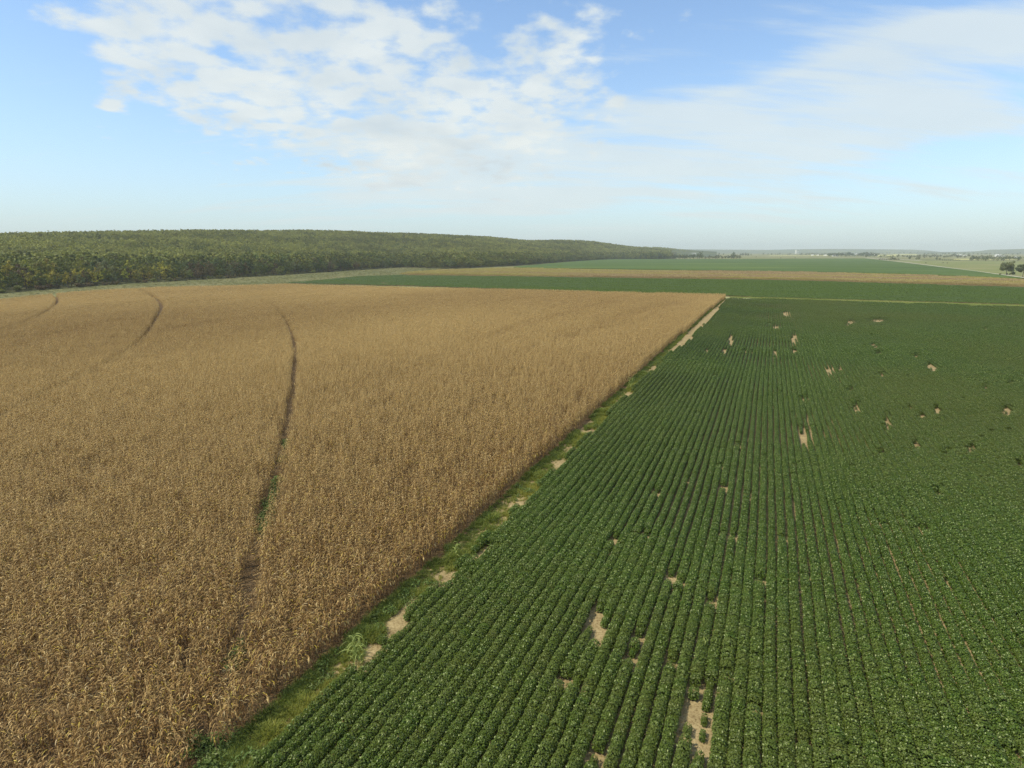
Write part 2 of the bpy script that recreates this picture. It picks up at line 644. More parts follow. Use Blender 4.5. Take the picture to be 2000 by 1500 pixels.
def soy_far_col(t):
    a = t.ramp(t.noise(row_vec(t, 0.012, 0.003), 1.0, 5, 0.62), [(0.3, (0.056, 0.096, 0.020)), (0.55, (0.082, 0.130, 0.027)), (0.72, (0.135, 0.18, 0.045))])
    b = t.ramp(t.noise(row_vec(t, 0.9, 0.1), 1.0, 4, 0.6), [(0.3, (0.68, 0.70, 0.68)), (0.7, (1.25, 1.22, 1.15))])
    return t.mix(1.0, a, b, 'MULTIPLY')


def stubble_col(t):
    return t.ramp(t.noise(pos(t), 0.01, 4, 0.6), [(0.3, (0.36, 0.36, 0.13)), (0.7, (0.52, 0.48, 0.20))])


M['soil'] = ground_mat('sandy_soil', soil_col, 0.95, (3.0, 0.5, 0.06))
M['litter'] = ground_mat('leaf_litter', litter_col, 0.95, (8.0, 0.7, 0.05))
M['plain'] = ground_mat('plain', plain_col)
M['pasture'] = ground_mat('pasture', pasture_col, 0.95, (0.8, 0.8, 0.3))
M['meadow'] = ground_mat('meadow', meadow_col, 0.95, (0.5, 0.8, 0.3))
M['wood_floor'] = ground_mat('wood_floor', wood_floor)
M['far_hill'] = ground_mat('far_hill', far_hill, 0.95, (0.03, 1.0, 9.0))
M['path'] = ground_mat('grass_path', path_col, 0.95, (2.0, 0.6, 0.1))
M['road'] = ground_mat('gravel_road', road_col)
M['soy_far'] = ground_mat('soy_canopy', soy_far_col, 0.8, (0.9, 1.0, 0.5))
M['stubble'] = ground_mat('stubble', stubble_col)


def plain_paint(name, col, rough=0.6):
    m, t, out = new_mat(name)
    n = t.noise(pos(t), 0.5, 4, 0.6)
    principled(t, out, t.mix(n, tuple(q * 0.86 for q in col), col), rough, 0.3)
    return m


M['white'] = plain_paint('white_paint', (0.82, 0.81, 0.78))
M['tin'] = plain_paint('pale_tin_roof', (0.78, 0.79, 0.80), 0.35)
M['greyroof'] = plain_paint('grey_roof', (0.30, 0.29, 0.28))
M['dark'] = plain_paint('dark_opening', (0.04, 0.04, 0.045))
M['conc'] = plain_paint('pale_concrete', (0.70, 0.68, 0.64))


def sheet(name, poly, z, mat, label=None, cat=None, kind='structure', thick=0.0):
    """a flat area given by its outline; with thick its edge goes down to the ground"""
    bm = bmesh.new()
    vs = [bm.verts.new((p[0], p[1], z)) for p in poly]
    f = bm.faces.new(vs)
    if f.normal.z < 0:
        f.normal_flip()
    bm.normal_update()
    if f.normal.z < 0:
        f.normal_flip()
    if thick:
        lo = [bm.verts.new((p[0], p[1], z - thick)) for p in poly]
        n = len(poly)
        for i in range(n):
            bm.faces.new((vs[i], vs[(i + 1) % n], lo[(i + 1) % n], lo[i]))
    bmesh.ops.triangulate(bm, faces=[q for q in bm.faces if len(q.verts) > 4])
    me = bpy.data.meshes.new(name)
    bm.to_mesh(me)
    bm.free()
    me.materials.append(mat)
    return tag(link(name, me), label, cat, None, kind)


# ------------------------------------------------------------------ ground and the fields' soil
G = 15000.0
sheet('ground', [(-G, -G), (G, -G), (G, G), (-G, G)], 0.0, M['plain'])
CORN_W = -20.4
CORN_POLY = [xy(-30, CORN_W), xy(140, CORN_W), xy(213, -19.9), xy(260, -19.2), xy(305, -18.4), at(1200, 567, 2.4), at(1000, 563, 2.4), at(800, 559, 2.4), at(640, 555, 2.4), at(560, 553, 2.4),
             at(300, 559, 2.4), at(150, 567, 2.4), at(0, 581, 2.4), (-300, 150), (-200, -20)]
sheet('field_soil', [xy(-40, -200), xy(-40, 260), xy(313.5, 260), xy(313.5, -20), at(1200, 566, 2.4), at(900, 560, 2.4), at(640, 555, 2.4),
                     at(560, 553, 2.4), at(300, 559, 2.4), at(150, 567, 2.4), at(0, 581, 2.4), (-300, 150), (-200, -20)], 0.02, M['soil'])

sheet('field_soil', CORN_POLY, 0.03, M['litter'])  # litter floor coloured dark to stand in for shade under corn and in track

FOOT = [(-500, 606), (0, 572.5), (200, 557.5), (300, 551.5), (500, 540.5), (650, 531), (782, 522.5), (830, 524.5), (875, 525.5), (1000, 520), (1100, 512), (1200, 506.5), (1330, 505.5)]
FOOT_U = np.array([p[0] for p in FOOT], float)
FOOT_Y = np.array([p[1] for p in FOOT], float)

left_pasture = [at(-300, 602, 0), at(0, 583), at(150, 570), at(300, 562), at(560, 556), at(660, 551), at(700, 541.5), at(780, 538.5), at(860, 528), at(1000, 520)] + \
               [at(u, y) for u, y in reversed(FOOT[:10])]
sheet('pasture', left_pasture, 0.03, M['pasture'])

# grass path between the near and the far soybean fields
sheet('grass_path', [xy(305.5, -19), xy(298.5, 98), xy(290, 280), xy(309, 280), xy(313.5, 98), xy(316.6, -17), xy(316.6, -60), xy(312, -60)], 0.05, M['path'])
# far soybean field whose plants can no longer be told apart
SOY3 = [at(1010, 521), at(1100, 513), at(1165, 507.5), at(1200, 506.6), at(1440, 506), at(1540, 505.5), at(1690, 505), at(1745, 511), at(1900, 530), at(2000, 544.5), at(2300, 579),
        xy(590, 330), xy(620, 190), xy(706, 115), xy(738, 0), xy(748, -140), xy(772, -325)]
tag(sheet('soybean_field', SOY3, 0.75, M['soy_far'], 'farthest dark green soybean field reaching back to the gravel road and tree line', 'soybean field', 'stuff', thick=0.75))
# gravel road
RD = [(1690, 503.6), (1742, 509.4), (1800, 516.2), (1850, 522.6), (1900, 529.0), (1950, 535.6), (2000, 542.4), (2200, 571)]


def ribbon(name, pts, wd, z, mat, wd2=None):
    P = [Vector(p) for p in pts]
    a, b = [], []
    for i, p in enumerate(P):
        d = (P[min(i + 1, len(P) - 1)] - P[max(i - 1, 0)]).normalized()
        nrm = Vector((-d.y, d.x))
        w = wd if wd2 is None else wd + (wd2 - wd) * i / (len(P) - 1)
        a.append(p + nrm * w / 2)
        b.append(p - nrm * w / 2)
    return sheet(name, [tuple(q) for q in a] + [tuple(q) for q in reversed(b)], z, mat)


ribbon('gravel_road', [at(*p) for p in RD], 4.8, 0.10, M['road'])
ribbon('gravel_road', [at(1600, 501.6), at(1690, 503.4), at(1800, 508.8)], 14.0, 0.08, M['road'])
sheet('pasture', [at(1745, 509), at(1800, 509.4), at(1900, 509.6), at(2150, 513), at(2300, 579), at(2000, 541.6), at(1850, 521.8)], 0.05, M['meadow'])
for a_, b_, y0_, y1_ in ((1712, 1748, 498.3, 500.5), (1740, 1790, 496.8, 498.2), (1860, 1990, 505.6, 507.4), (1500, 1640, 499.2, 500.0)):
    sheet('stubble_field', [at(a_, y1_), at(b_, y1_), at(b_ + 3, y0_), at(a_ + 5, y0_)], 0.12, M['stubble'])

# ------------------------------------------------------------------ the wooded hill
SKY_U = np.array([-500, 0, 200, 400, 600, 700, 850, 950, 1000, 1030, 1100, 1130, 1160, 1200, 1230, 1300], float)
SKY_Y = np.array([463, 457, 453.5, 450.5, 450.5, 453, 458, 462.5, 467, 469.8, 469.2, 469.8, 472, 477.5, 481.5, 488], float)
RID_U = np.array([-500, 0, 350, 700, 1000, 1130, 1230, 1300], float)
RID_D = np.array([800, 900, 1150, 1500, 1900, 2050, 2500, 2600], float)
BELT = 125.0


def hill_height(u, Y):
    """ground height at picture column u (a bearing) and forward distance Y"""
    fy = np.interp(u, FOOT_U, FOOT_Y)
    v = 750 - fy
    Db = (FPX * CP + v * SP) * (-H) / (v * CP - FPX * SP)
    Dr = np.interp(u, RID_U, RID_D)
    vs = 750 - np.interp(u, SKY_U, SKY_Y)
    slope = (vs * CP - FPX * SP) / (FPX * CP + vs * SP)
    zr = H + slope * Dr - 8.0
    t = Y - Db
    s = np.clip((t - BELT) / np.maximum(Dr - Db - BELT, 50), 0, 1.0)
    z = np.clip(t / BELT, 0, 1) * 6.5 + (zr - 6.5) * (0.35 * s + 0.65 * (s * s * (3 - 2 * s)))
    over = np.clip((Y - Dr) / 700.0, 0, 1)
    z = z - over * over * 25
    wob = (vnoise(u * Y / 1170, Y, 140, 3) - 0.5) * 7 * np.clip(t / 300, 0, 1)
    return np.where(t < 0, -0.5, z + wob * (1 - s ** 4)), Db, Dr


def build_hill():
    us = np.linspace(-500, 1320, 150)
    ts = np.concatenate([[0.0], np.linspace(0.02, 1.0, 40), np.linspace(1.05, 1.6, 8)])
    V, F = [], []
    for u in us:
        _, Db, Dr = hill_height(np.array([u]), np.array([500.0]))
        for q in ts:
            Y = Db[0] + (Dr[0] - Db[0]) * q
            z = hill_height(np.array([u]), np.array([Y]))[0][0]
            k = (FPX * CP + 259.2 * SP)
            V.append(((u - 1000) / k * Y, Y, z if q > 0 else -0.3))
    n = len(ts)
    for i in range(len(us) - 1):
        for j in range(n - 1):
            F.append((i * n + j, i * n + j + 1, (i + 1) * n + j + 1, (i + 1) * n + j))
    me = bpy.data.meshes.new('hill')
    me.from_pydata(V, [], [f[::-1] for f in F])
    me.polygons.foreach_set('use_smooth', [True] * len(F))
    me.materials.append(M['wood_floor'])
    tag(link('hill', me), None, None, None, 'structure')


build_hill()
KH = FPX * CP + 259.2 * SP


def u_of(x, y):
    return 1000 + KH * np.asarray(x) / np.maximum(np.asarray(y), 1)


def ridge(name, sky, D, front, back, mat):
    """a far range: its crest stands at forward distance D"""
    us = np.linspace(sky[0][0], sky[-1][0], 90)
    ys = np.interp(us, [p[0] for p in sky], [p[1] for p in sky])
    V, F = [], []
    prof = [(-front, 0.0), (-front * .7, .14), (-front * .4, .5), (-front * .15, .86), (0, 1.0), (back * .3, .8), (back, 0.0)]
    for i, (u, y) in enumerate(zip(us, ys)):
        v = 750 - y
        z = H + (v * CP - FPX * SP) / (FPX * CP + v * SP) * D
        for dy, q in prof:
            Y = D + dy + 260 * (vnoise(u * 10, dy, 700, 5) - .5) * (0 < q < 1)
            V.append(((u - 1000) / KH * Y, Y, max(z * q, 0) - (0.6 if q == 0 else 0)))
    n = len(prof)
    for i in range(len(us) - 1):
        for j in range(n - 1):
            F.append((i * n + j, (i + 1) * n + j, (i + 1) * n + j + 1, i * n + j + 1))
    me = bpy.data.meshes.new(name)
    me.from_pydata(V, [], F)
    me.polygons.foreach_set('use_smooth', [True] * len(F))
    me.materials.append(mat)
    return tag(link(name, me), None, None, None, 'structure')


ridge('hill', [(1060, 491), (1120, 487), (1180, 484.2), (1240, 483.2), (1290, 484), (1340, 487.8), (1400, 491.5)], 3300, 900, 900, M['far_hill'])
ridge('hill', [(1150, 487), (1340, 486.8), (1420, 487.6), (1500, 488), (1560, 486.7), (1620, 486.2), (1690, 486.6), (1780, 487.4), (1812, 489.2), (1840, 492.4)], 8200, 2200, 1500, M['far_hill'])
ridge('hill', [(1790, 492.6), (1880, 491.8), (1910, 490.6), (1932, 487.6), (1960, 487.2), (2000, 486), (2150, 482), (2400, 484), (2700, 492)], 6300, 1500, 1500, M['far_hill'])

# ------------------------------------------------------------------ dry corn
UP = Vector((0, 0, 1))


def blade(mb, p0, az, length, width, rise, droop, var, n=4, rnd=random):
    """a leaf that leaves the stalk rising, arches over and hangs"""
    d = Vector((math.cos(az), math.sin(az), 0))
    pts, ws, sd = [], [], []
    p = Vector(p0)
    ang = rise
    tw = rnd.uniform(-.9, .9)
    for i in range(n + 1):
        q = i / n
        pts.append(p.copy())
        ws.append(width * (0.55 + 1.1 * q - 1.6 * q * q) * 0.5 if q < 1 else width * 0.04)
        side = d.cross(UP).normalized()
        t = (d * math.cos(ang) + UP * math.sin(ang)).normalized()
        sd.append((Matrix.Rotation(tw * q, 3, t) @ side).normalized())
        p = p + t * (length / n)
        ang -= droop / n * (1.45 - 0.9 * q)
    mb.strip(pts, ws, sd, var)


def corn_plant(mb, x, y, r, lodged=0.0):
    h = r.uniform(1.95, 2.5)
    lean = Vector((r.gauss(0, 0.05), r.gauss(0, 0.05), 0))
    if lodged:
        lean = Vector((r.uniform(-1, 1), r.uniform(-1, 1), 0)).normalized() * lodged
    b = Vector((x, y, 0))

    def on(q):
        return b + Vector((lean.x * h * q * q, lean.y * h * q * q, h * q * (1 - 0.35 * lean.length * q)))
    sv = r.uniform(0.25, 0.7)
    mb.tube([on(0), on(0.5), on(1.0)], [0.016, 0.013, 0.006], 3, sv)
    az = r.uniform(0, 6.28)
    nl = r.randint(12, 15)
    for i in range(nl):
        q = 0.16 + 0.8 * i / nl
        az += math.pi + r.uniform(-0.5, 0.5)
        v = min(1.0, max(0.0, r.gauss(0.04 + 0.66 * q, 0.21)))  # lower leaves browner, darkened further for the shade deep in the canopy
        if r.random() < 0.035:
            v = r.uniform(0.95, 1.0)
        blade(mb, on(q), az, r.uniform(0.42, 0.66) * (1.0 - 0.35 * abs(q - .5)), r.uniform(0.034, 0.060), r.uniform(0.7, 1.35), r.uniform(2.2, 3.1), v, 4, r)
    for i in range(3):                    # tassel
        blade(mb, on(0.98), r.uniform(0, 6.28), r.uniform(0.2, 0.32), 0.018, 1.25, 1.2, r.uniform(.55, .9), 2, r)
    if r.random() < 0.8:                  # hanging ear in its husk
        p = on(r.uniform(0.42, 0.55))
        an = r.uniform(0, 6.28)
        o = Vector((math.cos(an), math.sin(an), 0))
        mb.tube([p, p + o * .08 + UP * .02, p + o * .15 - UP * .12, p + o * .16 - UP * .22], [.012, .03, .032, .008], 4, r.uniform(.75, 1.0))


def corn_templates():
    out = []
    for k in range(12):
        r = random.Random(100 + k)
        mb = MB()
        n = 5
        for i in range(n):
            corn_plant(mb, r.gauss(0, .05), -0.5 + (i + .5) / n + r.gauss(0, .04), r, r.uniform(.3, .8) if r.random() < .035 else 0)
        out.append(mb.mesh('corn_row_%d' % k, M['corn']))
    return out


TRACK1 = [at(380, 1520, 1.2), at(420, 1400, 1.2), at(470, 1200, 1.2), at(510, 1020, 1.2), at(555, 850, 1.4), at(575, 720, 1.6), at(570, 650, 1.8), at(540, 600, 2), at(490, 575, 2)]
TRACK2 = [at(*p, 2) for p in ((270, 563), (280, 567), (300, 577), (310, 585), (315, 596), (312, 605), (290, 640), (250, 680), (160, 725), (0, 805), (-200, 920))]
TRACK3 = [at(*p, 2) for p in ((95, 571), (105, 573), (112, 583), (100, 598), (50, 625), (0, 641), (-200, 700))]


STREAKS = [[at(*p, 2.2) for p in q] for q in (((1210, 586), (1150, 597), (1090, 613), (1020, 632), (950, 655)), ((1330, 588), (1250, 606), (1170, 630), (1100, 655)),
                                                 ((-150, 740), (-40, 697), (60, 662), (130, 643), (230, 622)), ((600, 578), (720, 573), (850, 577)), ((330, 640), (450, 622), (560, 612)))]


def polydist(x, y, pl):
    d = np.full(x.shape, 1e9)
    tt = np.zeros(x.shape)
    acc = 0.0
    for (x1, y1), (x2, y2) in zip(pl, pl[1:]):
        L2 = (x2 - x1) ** 2 + (y2 - y1) ** 2
        k = np.clip(((x - x1) * (x2 - x1) + (y - y1) * (y2 - y1)) / L2, 0, 1)
        q = np.hypot(x - x1 - k * (x2 - x1), y - y1 - k * (y2 - y1))
        b = q < d
        d = np.where(b, q, d)
        tt = np.where(b, acc + k * math.sqrt(L2), tt)
        acc += math.sqrt(L2)
    return d, tt


def smooth_line(pl, n=12):
    P = [Vector(p) for p in pl]
    P = [P[0]] + P + [P[-1]]
    out = []
    for i in range(1, len(P) - 2):
        for k in range(n):
            q = k / n
            a, b, c, d = P[i - 1], P[i], P[i + 1], P[i + 2]
            out.append(tuple(0.5 * (2 * b + (c - a) * q + (2 * a - 5 * b + 4 * c - d) * q * q + (3 * b - a - 3 * c + d) * q ** 3)))
    out.append(tuple(P[-2]))
    return out


def build_corn():
    us = np.arange(-10, 400, 1.0)
    ws = np.arange(-18.7, -420, -0.76)
    U, W = np.meshgrid(us, ws)
    U = (U + RNG.uniform(-.2, .2, U.shape)).ravel()
    W = (W + RNG.normal(0, .035, W.shape)).ravel()
    x, y = xy(U, W)
    k = in_view(x, y) & inpoly(x, y, CORN_POLY)
    x, y, U, W = x[k], y[k], U[k], W[k]
    d1, t1 = polydist(x, y, smooth_line(TRACK1))
    d2, _ = polydist(x, y, smooth_line(TRACK2))
    d3, _ = polydist(x, y, smooth_line(TRACK3))
    dist = np.hypot(x, y)
    jit = RNG.uniform(-.25, .25, x.shape)
    half1 = np.interp(dist, [20, 30, 60, 100, 122, 130, 300], [.34, .37, .44, .68, .62, .50, .50]) + 0.35 * (vnoise(x, y, 5, 9) - .5)
    ok = (d1 > half1 + jit * .5)
    ok &= (d2 > np.interp(dist, [60, 140, 180, 240, 400], [.28, .4, .75, 1.0, 1.1]) + jit)
    ok &= (d3 > np.interp(dist, [60, 200, 240, 400], [.3, .55, .85, .95]) + jit)
    # thin spots, and the bare turning spot where the track leaves the field
    bx, by = at(405, 1425, 0.5)
    ok &= ~((np.hypot(x - bx, y - by) < .9 + jit) & (RNG.random(x.shape) < .5))
    thin = vnoise(U, W, 6, 21) * .4 + vnoise(U, W, 1.7, 22) * .6
    ok &= ~((thin < .23) & (RNG.random(x.shape) < .7))
    x, y, U, W, dist = x[ok], y[ok], U[ok], W[ok], dist[ok]
    n = len(x)
    gz = vnoise(U, W, 30, 31) * .5 + vnoise(U, W, 9, 32) * .5
    streak = vnoise(U * .15, W, 11, 34)
    low = np.zeros(n)
    for pl in STREAKS:
        ds, _ = polydist(x, y, smooth_line(pl))
        low = np.maximum(low, np.exp(-(ds / 3.2) ** 2) * (.45 + .7 * vnoise(x, y, 9, 35)))
    sz = .93 + .16 * gz + RNG.normal(0, .035, n) - .10 * (streak < .28) - .12 * low
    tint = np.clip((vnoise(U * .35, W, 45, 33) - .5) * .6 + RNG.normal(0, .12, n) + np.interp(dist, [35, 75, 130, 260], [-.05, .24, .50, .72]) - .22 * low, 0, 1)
    flip = RNG.integers(0, 2, n) * math.pi
    s = np.stack([np.ones(n), np.ones(n) * 1.04, sz], 1)
    tilt = RNG.normal(0, .045, (n, 2))
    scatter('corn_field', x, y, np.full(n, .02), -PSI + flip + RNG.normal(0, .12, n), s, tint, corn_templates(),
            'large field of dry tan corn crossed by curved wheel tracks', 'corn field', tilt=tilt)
    print('corn', n)


build_corn()

# ------------------------------------------------------------------ soybeans
PATCHES = [(1165, 1225, 17, 24), (1368, 1352, 22, 9), (1364, 1395, 22, 30), (1360, 1440, 22, 30), (1310, 1135, 10, 7), (1325, 1142, 7, 5),
           (1330, 1170, 7, 9), (1200, 1060, 9, 8), (1252, 1053, 9, 4), (1268, 1050, 8, 4), (1190, 1090, 6, 4), (1285, 968, 6, 5), (1425, 1052, 11, 4), (1100, 1340, 10, 12),
           (1118, 1345, 10, 8), (1232, 1290, 7, 10), (1248, 1253, 7, 8), (1570, 852, 10, 18), (1577, 820, 7, 10), (1568, 782, 8, 6), (1672, 798, 9, 11), (1732, 828, 7, 15),
           (1660, 766, 8, 5), (1824, 722, 13, 7), (1815, 716, 9, 5), (1790, 697, 9, 4), (1722, 735, 7, 5), (1716, 692, 9, 3), (1710, 680, 8, 3), (1705, 675, 7, 3),
           (1714, 627, 20, 4), (1662, 630, 10, 4), (1655, 637, 6, 3), (1965, 805, 16, 11), (1895, 880, 12, 9), (1848, 890, 8, 6), (1830, 965, 8, 9), (1805, 1040, 7, 5),
           (1670, 920, 6, 6), (1718, 890, 5, 6), (1788, 872, 8, 9), (1800, 815, 8, 6), (1830, 805, 9, 9), (1775, 800, 8, 5), (1550, 688, 7, 5), (1415, 688, 6, 6),
           (1427, 662, 6, 12), (1381, 686, 5, 3), (1395, 735, 4, 3), (1361, 810, 4, 3), (1513, 690, 5, 7), (1550, 662, 7, 11), (1535, 613, 7, 5), (1515, 640, 7, 4),
           (1980, 1490, 6, 12), (1660, 1476, 7, 5), (1566, 1462, 6, 5), (1975, 750, 8, 4), (1925, 760, 7, 4), (1925, 644, 5, 3), (1900, 598, 9, 1.5), (1775, 594, 8, 1.5),
           (1620, 725, 7, 9), (1640, 724, 5, 4), (1760, 1010, 4, 9), (1700, 1240, 6, 5), (1830, 1150, 6, 6), (1160, 1480, 10, 12), (1385, 1180, 5, 8), (1310, 1300, 5, 8)]
KEEP = [(1384, 1378, 13, 7), (1380, 1413, 13, 7), (1376, 1450, 12, 6)]
EDGE_BARE = [(1097, 907, 20, 9), (1117, 880, 9, 6), (1155, 845, 7, 7), (1230, 772, 9, 6), (1275, 722, 9, 8), (1018, 988, 11, 10), (983, 1022, 18, 12), (950, 1078, 9, 8),
             (930, 1093, 10, 7), (873, 1135, 30, 15), (780, 1232, 26, 20), (735, 1272, 12, 9), (707, 1305, 14, 9), (1440, 581, 30, 2)]


def patch_field(x, y, lst, grow=1.0, z=0.0):
    u, v = proj(x, y, np.full(x.shape, z))
    r = np.full(x.shape, 99.0)
    for (pu, pv, hu, hv) in lst:
        wob = 1 + 1.1 * (vnoise(x * 3, y * 3, 1.1, 17) - .5)
        r = np.minimum(r, (((u - pu) / (hu * grow)) ** 2 + ((v - pv - hv * .25) / (hv * grow * 1.25)) ** 2) / wob)
    return r


def edge_field(x, y, grow=1.0):
    """bare spots that lie along the field edge"""
    U = x * DU[0] + y * DU[1]
    W = x * DW[0] + y * DW[1]
    r = np.full(x.shape, 99.0)
    for (pu, pv, hu, hv) in EDGE_BARE[:-1]:
        cx, cy = at(pu, pv)
        ex, ey = at(pu + hu, pv - hv)
        cu, cw = cx * DU[0] + cy * DU[1], cx * DW[0] + cy * DW[1]
        hl = max(.6, abs(ex * DU[0] + ey * DU[1] - cu) * .8)
        wob = 1 + 1.2 * (vnoise(x * 3, y * 3, .9, 18) - .5)
        r = np.minimum(r, (((U - cu) / (hl * grow)) ** 2 + ((W - max(cw, -18.9) + .1) / (.62 * grow)) ** 2) / wob)
    return np.minimum(r, patch_field(x, y, EDGE_BARE[-1:], grow))


def in_patches(x, y, lst, grow=1.0):
    return patch_field(x, y, lst, grow) < 1


def soy_segment(k, L, n, leaf, seed):
    r = random.Random(seed + k)
    mb = MB()
    hump = [r.uniform(-.05, .05) for _ in range(4)]
    for i in range(n):
        yy = r.uniform(-L / 2 - .04, L / 2 + .04)
        an = r.uniform(-1.25, 1.25) if r.random() < .86 else r.uniform(-1.75, 1.75)
        rr = 1.0 - abs(r.gauss(0, .10))
        hw, hh = .36, .76 + hump[int((yy / L + .5) * 3.99) % 4] + .04 * math.sin(yy * 9 + k)
        c = Vector((math.sin(an) * hw * rr + r.gauss(0, .02), yy, .16 + (hh - .16) * max(0.02, math.cos(an * .92)) ** .75 * rr + r.gauss(0, .025)))
        nr = Vector((math.sin(an) * .9, 0, .35 + max(0, math.cos(an)))).normalized()
        nr = (nr + Vector((r.gauss(0, .38), r.gauss(0, .38), r.gauss(0, .2)))).normalized()
        a = nr.cross(Vector((r.uniform(-1, 1), r.uniform(-1, 1), r.uniform(-.4, .4)))).normalized()
        b = nr.cross(a)
        s = leaf * r.uniform(.7, 1.25)
        v = min(1, max(0, r.gauss(.45, .22)))
        if r.random() < .07:  # a few pale leaves: sun sparkle painted as leaf colour
            v = r.uniform(.92, 1)
        mb.quad(c - a * s, c - b * s * .62 - nr * s * .15, c + a * s, c + b * s * .62 - nr * s * .15, v)
    for e in (-1, 1):
        for i in range(24):
            an = r.uniform(-1.4, 1.4)
            q = math.sqrt(r.random())
            c = Vector((math.sin(an) * .34 * q, e * (L / 2 + r.uniform(-.05, .05)), .14 + .6 * max(0, math.cos(an)) * q))
            nr = Vector((math.sin(an) * .4 + r.gauss(0, .3), e + r.gauss(0, .2), .6 + r.gauss(0, .3))).normalized()
            a = nr.cross(Vector((r.uniform(-1, 1), r.uniform(-.3, .3), r.uniform(-1, 1)))).normalized()
            b = nr.cross(a)
            s = .062 * r.uniform(.8, 1.3)
            mb.quad(c - a * s, c - b * s * .65, c + a * s, c + b * s * .65, min(1, max(0, r.gauss(.45, .22))))
    for i in range(int(44 * L)):
        c = Vector((r.uniform(-.27, .27), r.uniform(-L / 2, L / 2), r.uniform(.14, .34)))
        nr = Vector((r.gauss(0, .25), r.gauss(0, .25), 1)).normalized()
        a = nr.cross(Vector((r.uniform(-1, 1), r.uniform(-1, 1), 0))).normalized()
        b = nr.cross(a)
        mb.quad(c - a * .14, c - b * .11, c + a * .14, c + b * .11, r.uniform(.1, .55))
    for i in range(3):
        yy = -L / 2 + (i + .5) * L / 3
        mb.tube([(r.gauss(0, .02), yy, 0), (r.gauss(0, .05), yy, .5)], [.006, .004], 3, .1)
    return mb


def build_soy():
    RS = 0.70
    ws = np.arange(-18.55, 330, RS)
    near_us = np.arange(8, 120, .5)
    far_us = np.arange(120, 307.5, 1.0)
    res = []
    for us, L in ((near_us, .5), (far_us, 1.0)):
        U, W = np.meshgrid(us, ws)
        U, W = U.ravel(), W.ravel()
        wander = (vnoise(U, W * 0 + 3, 25, 44) - .5) * .25 + (vnoise(U, W * 9, 2.2, 45) - .5) * .09
        x, y = xy(U, W + wander)
        k = in_view(x, y)
        U, W, x, y = U[k], W[k], x[k], y[k]
        pf = patch_field(x, y, PATCHES, np.where(U > 60, .66, .92))
        pe = edge_field(x, y)
        k = ~((pf < 1) & (RNG.random(U.shape) < np.where(U > 60, .84, .95))) & ~((pe < 1) & (W < -17.2))
        kp = patch_field(x, y, KEEP) < 1
        k |= kp
        weak = np.clip(np.minimum(np.interp(pf, [0, 1, 3.4], [.40, .55, 1.0]), np.interp(np.where(W < -17, pe, 9), [0, 1, 2.4], [.5, .62, 1.0])), .4, 1)
        # scattered small gaps
        g = vnoise(U * .6, W * 3.1, 1.1, 51)
        g2 = vnoise(U, W, 16, 52)
        k &= ~((g < .055 + .05 * (g2 < .3)) & (RNG.random(U.shape) < .8))
        # ragged first row beside the verge
        k &= ~((W < -18.2) & (vnoise(U, U, 4, 53) < .30) & (U < 140) & (U > 25))
        k &= ~((W < -17.0) & (U > 136) & (vnoise(U, W, 2.5, 54) < .30))
        k &= W > np.interp(U, [0, 130, 140, 215, 261, 300], [-19, -19, -17.9, -16.5, -17.3, -17.6]) + .5 * (vnoise(U, U, 3, 56) - .5)
        k &= U < np.interp(W, [-18, -16, 98, 300], [305, 305, 298.5, 288])
        # the bare end beside the far corner
        k &= ~((U > 302) & (W < 1) & (vnoise(U, W, 5, 55) < .6))
        U, W, x, y, weak = U[k], W[k], x[k], y[k], weak[k]
        n = len(x)
        # whole rows grow a little weaker or stronger; patches too
        rowv = vnoise(np.floor((W + 18.55) / RS + .5) * 7.3, U * .02, 1.0, 60)
        grow = .925 + .30 * (rowv - .5) + .55 * (vnoise(U, W, 13, 61) - .5) + np.interp(W, [-18, 0, 25], [-.02, 0, .03]) + .12 * (vnoise(U, W, 3.0, 62) - .5) + RNG.normal(0, .022, n)
        grow = np.clip(grow, np.interp(W, [0, 25], [.74, .80]), 1.32)
        hgt = .92 + .25 * (vnoise(U, W, 10, 63) - .5) + RNG.normal(0, .03, n) + (grow - .9) * .5
        grow *= weak
        hgt *= weak
        tint = np.clip(.15 + .9 * (vnoise(U, W, 24, 64) - .45) + RNG.normal(0, .12, n), 0, 1)
        flip = RNG.integers(0, 2, n) * math.pi
        s = np.stack([grow, np.ones(n), hgt], 1)
        res.append((x, y, flip, s, tint, L))
    sets = {}
    for (x, y, flip, s, tint, L) in res:
        if L == .5:
            tm = [soy_segment(k, .5, 210, .056, 500).mesh('soy_row_%d' % k, M['soy']) for k in range(14)]
        else:
            tm = [soy_segment(k, 1.0, 210, .080, 700).mesh('soy_long_row_%d' % k, M['soy']) for k in range(10)]
        n = len(x)
        print('soy', L, n)
        sets[L] = (x, y, np.full(n, .02), -PSI + flip, s, tint, tm)
    # one field, one object: the two template sets share it
    x = np.concatenate([sets[k][0] for k in sets])
    a, b = sets[.5], sets[1.0]
    o = scatter('soybean_field', *a, 'near green soybean field in straight rows with bare sandy spots', 'soybean field')
    o2 = scatter('soybean_field', *b, 'near green soybean field, its far half where rows draw together before the grass path', 'soybean field')
    return o


build_soy()


